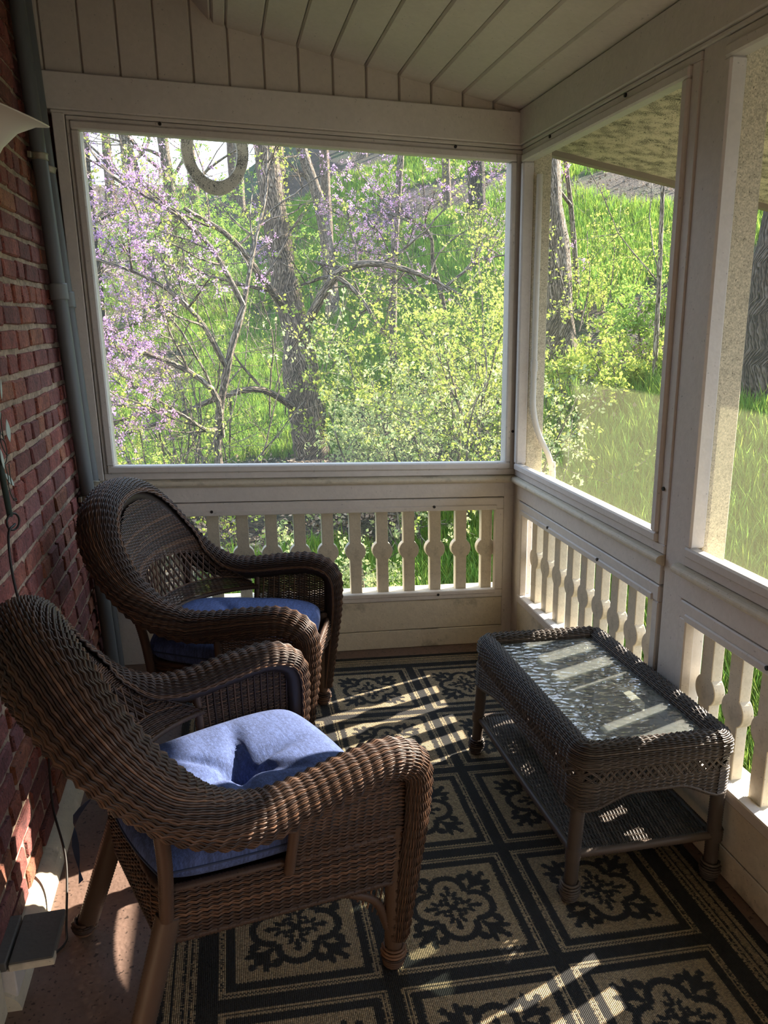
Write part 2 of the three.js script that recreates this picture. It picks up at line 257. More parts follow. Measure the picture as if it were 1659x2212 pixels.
{
  const x0 = -1.896, x1 = -0.058, y0 = hb.oB, y1 = hb.oT, b = 0.034, W = win1;
  const X0 = -1.944, X1 = -0.002, Y0 = hb.sill + 0.002, Y1 = hb.hB - 0.006;
  const fr = mesh('frame', ring([bb(X0, X1, y1 + b, Y1, -0.03, 0.010, 0.003), bb(X0, X1, Y0, y0 - b, -0.03, 0.010, 0.003), bb(X0, x0 - b, y0 - b, y1 + b, -0.03, 0.010, 0.003), bb(x1 + b * 0.8, X1, y0 - b, y1 + b, -0.03, 0.010, 0.003)]), M.paint, W);
  mesh('screen_frame', ring([bb(x0 - b, x1 + b * 0.8, y1, y1 + b, -0.03, 0.022, 0.006), bb(x0 - b, x1 + b * 0.8, y0 - b, y0, -0.03, 0.022, 0.006), bb(x0 - b, x0, y0, y1, -0.03, 0.022, 0.006), bb(x1, x1 + b * 0.8, y0, y1, -0.03, 0.022, 0.006)]), M.paint, W);
  const s = new THREE.PlaneGeometry(x1 - x0 + 0.02, y1 - y0 + 0.02); s.translate((x0 + x1) / 2, (y0 + y1) / 2, -0.022); mesh('screen', tilt(s), M.screenClear, W);
  for (const [x, y] of [[-1.58, 2.388], [-0.32, 2.388], [-1.925, 1.12], [-0.02, 1.12], [-1.925, 1.98]]) { const g = screwG.clone(); g.translate(x, y + SL * x, 0.012); mesh('screw', g, M.screw, fr); }
}
// ---- right wall: three alike bays of screen and balusters between posts
const wallRight = structure('wall_right', 'white side wall of screened bays above a baluster rail', 'wall');
const DZ = 1.461, rb = (x0, x1, y0, y1, z0, z1, c) => cbox(x0, x1, y0, y1, z0, z1, c);
{
  const W = wallRight, P = M.paint, zEnd = ZB;
  mesh('header_beam', rb(-0.024, 0.115, hb.hB + 0.012, hb.hT + 0.01, -0.115, zEnd, 0.004), P, W);
  mesh('header_bead', rb(-0.014, 0.1, hb.hB - 0.004, hb.hB + 0.012, 0, zEnd, 0.004), P, W);
  mesh('header_top', rb(0.0, 0.115, hb.hT, 2.66, -0.115, zEnd, 0.002), M.ceil, W);
  mesh('corner_post', joined([rb(-0.002, 0.07, 0.0, 0.86, -0.05, 0.084, 0.003), rb(0.002, 0.105, 0.86, hb.hB, -0.06, 0.062, 0.003)]), P, W);
  mesh('corner_jamb', rb(0.03, 0.113, 0.86, hb.hB, 0.0, 0.070, 0.003), M.jamb, W);
  mesh('plank_backing', rb(0.05, 0.11, 0.0, hb.p1 + 0.02, -0.1, zEnd, 0.002), M.railpaint, W);
  mesh('outer_rail', joined([rb(0.025, 0.11, hb.bT + 0.005, 0.85, -0.1, zEnd, 0.003), rb(0.02, 0.12, hb.p1 - 0.02, hb.bB - 0.004, -0.1, zEnd, 0.003), rb(0.002, 0.125, 0.84, 0.918, -0.12, zEnd, 0.004)]), M.railpaint, W);
  for (let k = 0; k < 3; k++) {
    const o = DZ * k, za = k ? o - 0.004 : 0.004, zb = o + 1.372;     // from post to post
    mesh('sill_moulding', (() => { const g = prism(mouldProfile(hb.mould, hb.sill, 0.034).map(([d, y]) => [-d, y]), k ? za - 0.0 : 0.012, zb); return g; })(), M.railpaint, W);
    mesh('apron_board', rb(-0.006, 0.05, hb.ap, hb.mould, k ? o + 0.005 : 0.05, o + 1.36, 0.003), P, W);
    const z0 = o + (k ? 0.062 : 0.123), z1 = o + 1.322, f = 0.038;
    mesh('rail_frame', joined([rb(-0.008, 0.03, hb.bT, hb.ap - 0.004, z0 - f, z1 + f, 0.004), rb(-0.008, 0.03, hb.p1 + 0.002, hb.bB, z0 - f, z1 + f, 0.004), rb(-0.007, 0.03, hb.bB, hb.bT, z0 - f, z0, 0.004), rb(-0.007, 0.03, hb.bB, hb.bT, z1, z1 + f, 0.004)]), P, W);
    const rbead = mesh('rail_bead', joined([rb(-0.014, 0.02, hb.bT - 0.004, hb.bT + 0.022, z0 - 0.004, z1 + 0.004, 0.004), rb(-0.014, 0.02, hb.bB - 0.018, hb.bB + 0.004, z0 - 0.004, z1 + 0.004, 0.004)]), P, W);
    mesh('plank', rb(0, 0.06, hb.p2 + 0.0015, hb.p1 - 0.0015, k ? o + 0.01 : 0.06, o + 1.37, 0.003), M.railpaint, W);
    mesh('plank', rb(-0.002, 0.06, 0.001, hb.p2 - 0.0015, k ? o : 0.06, o + 1.372, 0.003), M.railpaint, W);
    for (let i = 0; i < 9; i++) { const g = balG.clone(); g.rotateY(Math.PI / 2); g.translate(0.055, 0, o + (k ? 0.128 : 0.19) + (k ? 0.1365 : 0.133) * i); mesh('baluster', g, M.railpaint, W); }
    if (k < 2) {
      mesh('post', joined([rb(-0.004, 0.06, 0.0, hb.hB, o + 1.378, o + 1.487, 0.003), rb(0.03, 0.07, 0.0, 0.86, o + 1.345, o + 1.515, 0.003), rb(0.03, 0.113, 0.84, hb.hB, o + 1.33, o + 1.495, 0.003)]), P, W);
      mesh('post_jamb', rb(0.032, 0.112, 0.86, hb.hB, o + 1.48, o + 1.522, 0.003), M.jamb, W);
    }
    for (const z of [0.45, 0.93]) { const g = screwGR.clone(); g.translate(-0.0135, 0.746, o + z); mesh('screw', g, M.screw, rbead); }
  }
}
for (let k = 0; k < 3; k++) {
  const o = DZ * k, W = structure('window_' + (k + 2), ['dusty insect screen beside the back corner, downspout behind it', 'dusty insect screen between two posts above the low table', 'dusty insect screen near the house end of the porch'][k], 'window');
  const z0 = o + 0.073, z1 = o + 1.301, y0 = 0.968, y1 = 2.338, b = 0.034, Z0 = k ? o + 0.026 : 0.022, Z1 = o + 1.378, Y0 = hb.sill + 0.002, Y1 = hb.hB - 0.006;
  const fr = mesh('frame', ring([rb(-0.010, 0.03, y1 + b, Y1, Z0, Z1, 0.003), rb(-0.010, 0.03, Y0, y0 - b, Z0, Z1, 0.003), rb(-0.010, 0.03, y0 - b, y1 + b, Z0, z0 - b, 0.003), rb(-0.010, 0.03, y0 - b, y1 + b, z1 + b, Z1, 0.003)]), M.paint, W);
  mesh('screen_frame', ring([rb(-0.022, 0.03, y1, y1 + b, z0 - b, z1 + b, 0.006), rb(-0.022, 0.016, y0 - b, y0, z0 - b, z1 + b, 0.006), rb(-0.022, 0.03, y0, y1, z0 - b, z0, 0.006), rb(-0.022, 0.03, y0, y1, z1, z1 + b, 0.006)]), M.paint, W);
  const s = new THREE.PlaneGeometry(z1 - z0 + 0.02, y1 - y0 + 0.02); s.rotateY(Math.PI / 2); s.translate(0.024, (y0 + y1) / 2, (z0 + z1) / 2); mesh('screen', s, M.screenFabric, W);
  for (const [y, z] of [[2.386, 0.33], [2.386, 0.95], [1.12, 1.35], [1.12, 0.04]]) { const g = screwGR.clone(); g.translate(-0.012, y, o + z); mesh('screw', g, M.screw, fr); }
}
// ---- house end wall behind the camera
const wallFront = mesh('wall_front', cbox(-2.2, 0.12, -0.1, 4.0, ZB, ZB + 0.1, 0.002), M.paint, scene);
wallFront.userData = { label: 'plain painted wall closing the porch at its house end', category: 'wall', kind: 'structure' };

// ---- brick house wall
const BX = -2.02, LEAN = 0.026;
const wallLeft = structure('wall_left', 'old red brick house wall with rough cream mortar joints', 'wall');
wallLeft.rotation.z = LEAN; wallLeft.position.y = 0.052;
{
  const r = rng(77), course = 0.0765, vis = [], rest = [];
  mesh('mortar', (() => { const g = new THREE.PlaneGeometry(ZB + 0.2, 4.2, 220, 200); g.rotateY(Math.PI / 2); const p = g.attributes.position;
    for (let i = 0; i < p.count; i++) { const z = p.getZ(i), y = p.getY(i); p.setX(i, (fbm((z + 9) / 4, (y + 9) / 4, 60, 3, 7) - 0.5) * 0.010); }
    g.translate(BX - 0.002, 2.05, ZB / 2 - 0.05); g.computeVertexNormals(); return uvm(g); })(), M.mortar, wallLeft);
  mesh('wall_core', cbox(BX - 0.2, BX - 0.008, -0.1, 4.15, -0.2, ZB + 0.05, 0.002), M.mortar, wallLeft);
  const lens = [0.098, 0.205, 0.12, 0.165];
  const geos = [];
  for (let v = 0; v < 6; v++) for (const L of lens) {
    const g = cbox(-0.012, 0.007, -0.0295, 0.0295, -L / 2 + 0.004, L / 2 - 0.004, 0.005), p = g.attributes.position, q = rng(v * 31 + L * 1000);
    const key = {}; for (let i = 0; i < p.count; i++) { const k = [p.getX(i), p.getY(i), p.getZ(i)].map((x) => Math.round(x * 1e4)).join(); key[k] ??= [(q() - 0.5) * 0.003, (q() - 0.5) * 0.006, (q() - 0.5) * 0.005]; const d = key[k]; p.setXYZ(i, p.getX(i) + d[0], p.getY(i) + d[1], p.getZ(i) + d[2]); }
    g.computeVertexNormals(); const uo = q() * 7, vo = q() * 7, uv = g.attributes.uv; for (let i = 0; i < uv.count; i++) uv.setXY(i, uv.getX(i) + uo, uv.getY(i) + vo);
    geos.push({ g, L });
  }
  for (let c = 0; c < 52; c++) {
    const y = 0.06 + course * (c + 0.5); let z = -0.12 - r() * 0.1;
    const wavy = () => (r() - 0.5) * 0.007;
    while (z < ZB) {
      const kind = c % 6 === 4 ? (r() < 0.9 ? 0 : 2) : [0, 1, 2, 3, 1, 1][Math.floor(r() * 6)], e = geos[Math.floor(r() * 6) * 4 + kind], zc = z + e.L / 2; z += e.L + 0.010 + r() * 0.004;
      const front = zc + 0.06 > 2.02 - (y - 0.1) * 0.57 || y > 3.05, rec = [e.g, BX + (r() - 0.5) * 0.007, y + wavy(), zc, M.bricks[Math.floor(Math.pow(r(), 1.3) * 6)], (r() - 0.5) * 0.025];
      (front || zc < 0 || (zc > 1.93 && y < 2.2) ? rest : vis).push(rec);
    }
  }
  vis.sort((a, b) => b[3] - a[3]); while (vis.length > 296) rest.push(vis.pop());
  for (const [g, x, y, z, m, t] of vis) { const b = mesh('brick', g, m, wallLeft); b.position.set(x, y, z); b.rotation.x = t; }
  M.bricks.forEach((m) => { const l = rest.filter((q) => q[4] === m && !(q[3] > 1.95 && q[2] < 2.15 && q[3] < 2.9)).map(([g, x, y, z, , t]) => { const h = g.clone(); h.rotateX(t); h.translate(x, y, z); return h; }); const b = mesh('brickwork', joined(l), m, wallLeft); b.userData.kind = 'stuff'; });
}
// ---- quarter-round along the foot of the brick wall
{
  const pr = [[0, 0]]; for (let k = 0; k <= 10; k++) { const t = (Math.PI / 2) * k / 10; pr.push([0.068 * Math.cos(t), 0.058 * Math.sin(t)]); }
  const x0 = -2.036, y0 = SL * (x0 + 0.03) - 0.002;
  const g = joined([prism(pr.map(([a, b]) => [x0 + a, y0 + b]), -0.0, 1.93)]);
  const b = mesh('baseboard_left', g, M.railpaint, scene); b.userData = { label: 'cream rounded moulding along the foot of the brick wall', category: 'moulding', kind: 'structure' };
}
// ---- doorway in the brick wall, its sill end in view
const door = structure('door_1', 'grey painted door sill and white jamb in the brick wall', 'door');
{
  const sy = 0.222;
  mesh('sill', joined([cbox(-1.985, -1.885, sy - 0.022, sy, 1.765, 1.925, 0.003), cbox(-2.06, -1.990, sy - 0.022, sy + 0.003, 1.765, 1.925, 0.003)]), std({ color: lin(0.13, 0.125, 0.115), roughness: 0.7, map: paintMap, bumpMap: paintBump, bumpScale: 0.002 }), door);
  mesh('sill_edge', cbox(-1.984, -1.883, sy - 0.022, sy - 0.003, 1.9, 1.9275, 0.002), M.railpaint, door);
  mesh('sill_block', cbox(-2.05, -1.975, 0.12, sy - 0.022, 1.80, 1.92, 0.003), M.paint, door);
  mesh('riser', joined([cbox(-2.06, -2.0, 0.08, sy - 0.004, 1.93, 2.9, 0.003), cbox(-2.06, -2.012, 0.2, 2.2, 1.95, 2.05, 0.003)]), M.railpaint, door);
  mesh('door_leaf', cbox(-2.09, -2.05, 0.2, 2.2, 2.04, 2.9, 0.004), M.paint, door);
}
// ------------------------------------------------------------------ wicker
const sub = (a, b) => [a[0] - b[0], a[1] - b[1], a[2] - b[2]], add = (a, b, k = 1) => [a[0] + b[0] * k, a[1] + b[1] * k, a[2] + b[2] * k];
const cross = (a, b) => [a[1] * b[2] - a[2] * b[1], a[2] * b[0] - a[0] * b[2], a[0] * b[1] - a[1] * b[0]], unit = (a) => { const l = Math.hypot(...a) || 1; return [a[0] / l, a[1] / l, a[2] / l]; };
const WR = rng(5);
const brown = () => { const t = WR(), k = 0.7 + 0.6 * WR(); return t < 0.25 ? [0.125 * k, 0.066 * k, 0.038 * k] : t < 0.6 ? [0.072 * k, 0.040 * k, 0.026 * k] : [0.044 * k, 0.026 * k, 0.019 * k]; };
const greyBrown = () => { const t = WR(), k = 0.7 + 0.6 * WR(); return t < 0.35 ? [0.100 * k, 0.080 * k, 0.064 * k] : [0.060 * k, 0.049 * k, 0.041 * k]; };
// strands over and under stakes on the surface S(u, v); u runs along the strands in metres
function weave(T, o) {
  const { S, u0, u1, du, rows, r, amp, col, inside, stakes = true, sides = 5, vs, sr = 0.0032, parity, flip = 1 } = o;
  const nrm = (u, v) => { const e = 0.004, ev = o.ev ?? 0.01; return unit(cross(sub(S(u + e, v), S(u - e, v)), sub(S(u, v + ev), S(u, v - ev)))); };
  const step = du / 3, n = Math.round((u1 - u0) / step);
  rows.forEach((v, k) => {
    let run = [], ref = []; const c = col(), rr = typeof r === 'function' ? null : r;
    let rad = [];
    const flush = () => { if (run.length > 2) T.add(run, rr ?? rad, sides, c, ref); run = []; ref = []; rad = []; };
    for (let i = 0; i <= n; i++) {
      const u = u0 + i * step; if (inside && !inside(u, v)) { flush(); continue; }
      const nn = nrm(u, v), ph = parity ? parity(i, k, u, v) : i / 3 + k, a = typeof amp === 'function' ? amp(u, v) : amp, off = flip * a * (0.3 + 0.7 * Math.cos(2.0944 * i) + 0.45 * Math.sin(Math.PI * (ph + 0.5)));
      run.push(add(S(u, v), nn, off)); ref.push(nn); if (!rr) rad.push(r(u, v));
    }
    flush();
  });
  if (stakes) for (let i = 0; i <= n; i += 3) {
    const u = u0 + i * step; let run = [], ref = [];
    const flush = () => { if (run.length > 1) T.add(run, sr, 4, col(), ref); run = []; ref = []; };
    for (const v of vs) { if (inside && !inside(u, v)) { flush(); continue; } const nn = nrm(u, v); run.push(add(S(u, v), nn, -0.002 * flip)); ref.push(nn); } flush();
  }
}
const range = (a, b, n) => Array.from({ length: n }, (_, i) => a + ((b - a) * i) / (n - 1));
// pole wound with flat cane
function wound(T, pts, r, col, pitch = 0.0085, sides = 9) {
  pitch = Math.max(pitch, 0.0085);
  const c = new THREE.CatmullRomCurve3(pts.map((p) => V(...p))), L = c.getLength(), n = Math.max(6, Math.round((L / pitch) * 3)), P = c.getSpacedPoints(n).map(arr);
  T.add(P, P.map((_, i) => (typeof r === 'number' ? r : r(i / n)) + [-0.0016, 0.0006, 0.0006][i % 3]), sides, col, null, 1, true);
}
// braided ball foot
function footCuff(T, p, r, h, col) { for (let k = 0; k < 7; k++) { const t = k / 6, y = p[1] + 0.006 + h * t, R = r * (0.86 + 0.26 * Math.sin(Math.PI * Math.min(1, 1.1 - t)) ); const q = []; const n = 20; for (let i = 0; i <= n; i++) { const a = (i / n) * 6.2832; q.push([p[0] + Math.cos(a) * (R + (i + k) % 2 * 0.0025), y + ((i + k) % 2) * 0.003, p[2] + Math.sin(a) * (R + (i + k) % 2 * 0.0025)]); } T.add(q, 0.0048, 4, col()); } }
// closed path through rounded corners, sampled by length
function roundLoop(pts, R) {
  const out = [], n = pts.length;
  for (let i = 0; i < n; i++) {
    const a = pts[(i + n - 1) % n], b = pts[i], c = pts[(i + 1) % n], u = V(a[0] - b[0], 0, a[1] - b[1]).normalize(), w = V(c[0] - b[0], 0, c[1] - b[1]).normalize();
    const p0 = V(b[0], 0, b[1]).addScaledVector(u, R), p1 = V(b[0], 0, b[1]).addScaledVector(w, R), q = new THREE.QuadraticBezierCurve3(p0, V(b[0], 0, b[1]), p1);
    for (let k = 0; k <= 8; k++) out.push(q.getPoint(k / 8));
  }
  out.push(out[0].clone());
  const cum = [0]; for (let i = 1; i < out.length; i++) cum.push(cum[i - 1] + out[i].distanceTo(out[i - 1]));
  const L = cum[cum.length - 1];
  const at = (s) => { s = ((s % L) + L) % L; let i = 1; while (cum[i] < s) i++; const t = (s - cum[i - 1]) / (cum[i] - cum[i - 1] || 1); return [lerp(out[i - 1].x, out[i].x, t), lerp(out[i - 1].z, out[i].z, t)]; };
  const side = (s) => { const a = at(s - 0.006), b = at(s + 0.006), l = Math.hypot(b[0] - a[0], b[1] - a[1]) || 1; return [-(b[1] - a[1]) / l, (b[0] - a[0]) / l]; };
  return { L, at, side };
}
// ---- armchair, facing +z
function buildChair() {
  const root = new THREE.Group();
  const half = [
    [0.300, 0.085, 0.300, 0.25, 0, 0.97, 0.027], [0.306, 0.28, 0.314, 0.25, 0, 0.97, 0.033], [0.313, 0.48, 0.326, 0.2, 0.1, 0.95, 0.038], [0.318, 0.585, 0.310, 0.12, 0.65, 0.72, 0.043],
    [0.320, 0.622, 0.245, 0.08, 0.97, 0.2, 0.047], [0.322, 0.615, 0.13, 0.1, 1, 0, 0.049], [0.322, 0.596, 0.01, 0.15, 1, -0.05, 0.050], [0.322, 0.592, -0.10, 0.3, 0.95, -0.1, 0.053],
    [0.320, 0.640, -0.220, 0.5, 0.8, -0.3, 0.057], [0.306, 0.735, -0.320, 0.62, 0.6, -0.45, 0.063], [0.258, 0.835, -0.395, 0.58, 0.65, -0.5, 0.069], [0.160, 0.910, -0.440, 0.33, 0.8, -0.55, 0.074]];
  const ctrl = [...half, [0, 0.938, -0.457, 0, 0.85, -0.55, 0.077], ...half.slice().reverse().map((c) => [-c[0], c[1], c[2], -c[3], c[4], c[5], c[6]])];
  const cp = new THREE.CatmullRomCurve3(ctrl.map((c) => V(c[0], c[1], c[2])), false, 'centripetal'), cn = new THREE.CatmullRomCurve3(ctrl.map((c) => V(c[3], c[4], c[5])), false, 'centripetal'), cr = new THREE.CatmullRomCurve3(ctrl.map((c) => V(c[6], 0, 0)), false, 'catmullrom');
  // resample by length
  const NS = 700, raw = []; for (let i = 0; i <= NS; i++) { const t = i / NS, k = t * (ctrl.length - 1), j = Math.min(ctrl.length - 2, Math.floor(k)), w = k - j; raw.push({ p: cp.getPoint(t), n: V(...[3, 4, 5].map((q) => lerp(ctrl[j][q], ctrl[j + 1][q], w * w * (3 - 2 * w)))).normalize(), r: lerp(ctrl[j][6], ctrl[j + 1][6], w) }); }
  const cum = [0]; for (let i = 1; i <= NS; i++) cum.push(cum[i - 1] + raw[i].p.distanceTo(raw[i - 1].p)); const L = cum[NS];
  const find = (s) => { s = clamp(s, 0, L); let lo = 0, hi = NS; while (hi - lo > 1) { const m = (lo + hi) >> 1; cum[m] <= s ? (lo = m) : (hi = m); } const t = (s - cum[lo]) / (cum[hi] - cum[lo] || 1); return [lo, hi, t]; };
  const rim = (s) => { const [a, b, t] = find(s); return raw[a].p.clone().lerp(raw[b].p, t); };
  const frame = (s) => { const [a, b, t] = find(s), p = raw[a].p.clone().lerp(raw[b].p, t), n = raw[a].n.clone().lerp(raw[b].n, t), T = rim(Math.min(L, s + 0.008)).sub(rim(Math.max(0, s - 0.008))).normalize(); n.addScaledVector(T, -n.dot(T)).normalize(); return { p, n, b: T.clone().cross(n), r: lerp(raw[a].r, raw[b].r, t) }; };
  const F0 = -1.75, F1 = 2.5;
  const S = (s, v) => { const f = frame(s), a = lerp(F0, F1, v), k = f.r, flare = 1 + 0.25 * smooth(0.5, 1, v) * smooth(0.05, 0.075, f.r); return arr(f.p.clone().addScaledVector(f.n, k * Math.cos(a) * flare).addScaledVector(f.b, k * Math.sin(a) * flare)); };
  // cache the surface on a grid, as it is sampled often
  const roll = new Tubes();
  weave(roll, { S, u0: 0, u1: L, du: 0.027, rows: range(0, 1, 52), vs: range(0, 1, 14), r: (u) => { const f = find(u), rr = raw[f[0]].r; return rr * 4.25 / 51 * 0.56; }, amp: (u) => 0.0030 + 0.02 * (raw[find(u)[0]].r - 0.03), col: brown, ev: 0.03, sr: 0.0034, flip: -1 });
  mesh('rolled_arm_and_back_rim', roll.geo(), M.wicker, root);
  // dark core inside the roll, so that it is not see-through
  const core = new Tubes(); { const n = 90, pts = [], rad = []; for (let i = 0; i <= n; i++) { const f = frame((L * i) / n); pts.push(arr(f.p)); rad.push(f.r * 0.82); } core.add(pts, rad, 10, [0.03, 0.02, 0.016], null, 1, true); }
  mesh('frame_core', core.geo(), M.wicker, root);
  // curved back panel, a fan of stakes from the lower ring to the rim
  const half0 = L / 2, sArm = half0 - 0.62, TH = 1.62;
  const Sb = (u, y) => {            // u: signed metres round the back at the lower ring
    const th = u / 0.285, f = frame(half0 - (th / TH) * (half0 - (half0 - 0.62)) ), top = f.p.clone().addScaledVector(f.n, -f.r * 0.2).addScaledVector(f.b, -f.r * 0.85), B = V(0.283 * Math.sin(th), 0.50 + 0.012 * th * th, 0.0 - 0.275 * Math.cos(th));
    const w = (y - B.y) / Math.max(0.02, top.y - B.y); return arr(B.lerp(top, w));
  };
  const uMax = TH * 0.285, yBot = (u) => 0.50 + 0.012 * (u / 0.285) ** 2, yTop = (u) => { const th = u / 0.285, f = frame(half0 - (th / TH) * 0.62); return f.p.y; };
  const lat0 = 0.568, lat1 = (u) => 0.70 - 0.05 * Math.pow(Math.abs(u) / 0.33, 2), inLat = (u, y) => Math.abs(u) < 0.345 && y > lat0 && y < lat1(u);
  const back = new Tubes();
  weave(back, { S: Sb, u0: -uMax, u1: uMax, du: 0.0215, rows: range(0.50, 0.945, 88), vs: range(0.5, 0.945, 30), r: 0.0027, amp: 0.0032, col: brown, inside: (u, y) => y >= yBot(u) && y <= yTop(u) && !inLat(u, y),
    parity: (i, k, u, y) => { const d = Math.abs(u) / 0.075 + Math.abs(y - 0.77) / 0.055; return d < 1 ? i / 6 + Math.floor(k / 3) : i / 3 + k; } });
  mesh('woven_back', back.geo(), M.wicker, root);
  const lat = new Tubes();
  for (let k = -11; k <= 11; k++) for (const sg of [-1, 1]) { const u0 = k * 0.031, p = [], q = []; for (let i = 0; i <= 8; i++) { const t = i / 8, u = u0 + sg * 0.07 * t - sg * 0.035, y = lat0 - 0.006 + (lat1(u) - lat0 + 0.012) * t; if (Math.abs(u) > 0.35) continue; p.push(Sb(u, y)); } lat.add(p, 0.0030, 5, brown()); lat.add(p.map((a) => add(a, [0, 0.0065, 0])), 0.0028, 5, brown()); }
  mesh('open_lattice', lat.geo(), M.wicker, root);
  const wr = new Tubes();
  { const q = []; for (let i = 0; i <= 40; i++) { const u = lerp(-uMax, uMax, i / 40); q.push(add(Sb(u, yBot(u)), [0, -0.004, 0])); } wound(wr, q, 0.0095, [0.075, 0.045, 0.031]); }
  mesh('back_lower_rail', wr.geo(), M.wicker, root);
  // seat skirt round a seat that narrows to the back
  const loop = roundLoop([[0.318, 0.312], [0.205, -0.275], [-0.205, -0.275], [-0.318, 0.312]], 0.05);
  const skirt = new Tubes(), ySk = 0.392, yB = (s) => { const [x, z] = loop.at(s); return z > 0.29 ? 0.30 + 0.04 * (1 - (x / 0.3) ** 2) : 0.268; };
  const Sk = (s, y) => { const [x, z] = loop.at(s), [nx, nz] = loop.side(s), d = 0.006 * Math.sin((y - 0.27) * 20); return [x + nx * d, y, z + nz * d]; };
  weave(skirt, { S: Sk, u0: 0, u1: loop.L, du: loop.L / Math.round(loop.L / 0.0235), rows: range(0.268, ySk, 25), vs: range(0.262, ySk + 0.012, 8), r: 0.0028, amp: 0.0034, col: brown, inside: (s, y) => y >= yB(s) });
  mesh('seat_skirt', skirt.geo(), M.wicker, root);
  const rails = new Tubes(); for (const yy of [ySk + 0.004]) { const q = []; for (let i = 0; i <= 80; i++) { const [x, z] = loop.at((loop.L * i) / 80); q.push([x * 0.985, yy, z * 0.985]); } wound(rails, q, 0.011, [0.07, 0.042, 0.03], 0.006, 7); }
  { const q = []; for (let i = 0; i <= 90; i++) { const s = (loop.L * i) / 90, [x, z] = loop.at(s); q.push([x * 0.99, yB(s) - 0.003, z * 0.99]); } wound(rails, q, 0.009, [0.06, 0.036, 0.026], 0.006, 7); }
  mesh('seat_rail', rails.geo(), M.wicker, root);
  mesh('seat_deck', (() => { const s = new THREE.Shape(); [[0.30, -0.295], [0.19, 0.26], [-0.19, 0.26], [-0.30, -0.295]].forEach(([x, y], i) => (i ? s.lineTo(x, y) : s.moveTo(x, y))); const g = new THREE.ExtrudeGeometry(s, { depth: 0.012, bevelEnabled: false }); g.rotateX(-Math.PI / 2); g.translate(0, 0.368, 0); return g; })(), M.wrap, root);
  // side panels under the arms
  for (const sg of [-1, 1]) {
    const T = new Tubes(), Sp = (z, y) => { const xb = 0.205 + 0.113 * (z + 0.275) / 0.587, w = smooth(0.36, 0.60, y); return [sg * lerp(xb, 0.318, w * 0.92), y, z]; };
    weave(T, { S: Sp, u0: 0.012, u1: 0.012 + 0.0215 * 14, du: 0.0215, rows: range(0.395, 0.60, 41), vs: range(0.39, 0.60, 8), r: 0.0027, amp: 0.0032, col: brown, flip: -sg });
    mesh('arm_panel', T.geo(), M.wicker, root);
    const Pp = new Tubes();
    wound(Pp, [[sg * 0.268, 0.375, 0.008], [sg * 0.296, 0.49, 0.006], [sg * 0.316, 0.60, 0.004]], 0.0125, [0.085, 0.05, 0.034]);
    mesh('arm_post', Pp.geo(), M.wicker, root); const Pb = new Tubes();
    wound(Pb, [[sg * 0.212, 0.33, -0.262], [sg * 0.250, 0.50, -0.272], [sg * 0.300, 0.70, -0.300]], 0.016, [0.08, 0.047, 0.032]);
    mesh('back_post', Pb.geo(), M.wicker, root);
    const fl = new Tubes(); wound(fl, [[sg * 0.298, 0.03, 0.292], [sg * 0.298, 0.2, 0.285], [sg * 0.298, 0.42, 0.285]], (t) => 0.0235 - 0.002 * t, [0.085, 0.052, 0.035]); footCuff(fl, [sg * 0.298, 0, 0.292], 0.026, 0.05, brown);
    mesh('front_leg', fl.geo(), M.wicker, root);
    const rl = new Tubes(); wound(rl, [[sg * 0.226, 0.012, -0.352], [sg * 0.213, 0.16, -0.306], [sg * 0.199, 0.33, -0.254]], (t) => 0.0265 + 0.003 * t, [0.085, 0.052, 0.035]); footCuff(rl, [sg * 0.226, 0, -0.355], 0.025, 0.03, brown);
    mesh('rear_leg', rl.geo(), M.wicker, root);
    const br = new Tubes(); wound(br, [[sg * 0.296, 0.12, 0.272], [sg * 0.288, 0.21, 0.235], [sg * 0.268, 0.268, 0.13]], 0.011, [0.08, 0.048, 0.033]); for (let k = 1; k < 9; k++) { const t = k / 9, z = lerp(0.268, 0.15, t); br.add([[sg * lerp(0.296, 0.272, t), lerp(0.14, 0.262, t), z], [sg * lerp(0.298, 0.276, t), 0.285, z + 0.02]], 0.0032, 4, brown()); }
    mesh('leg_brace', br.geo(), M.wicker, root);
  }
  return root;
}
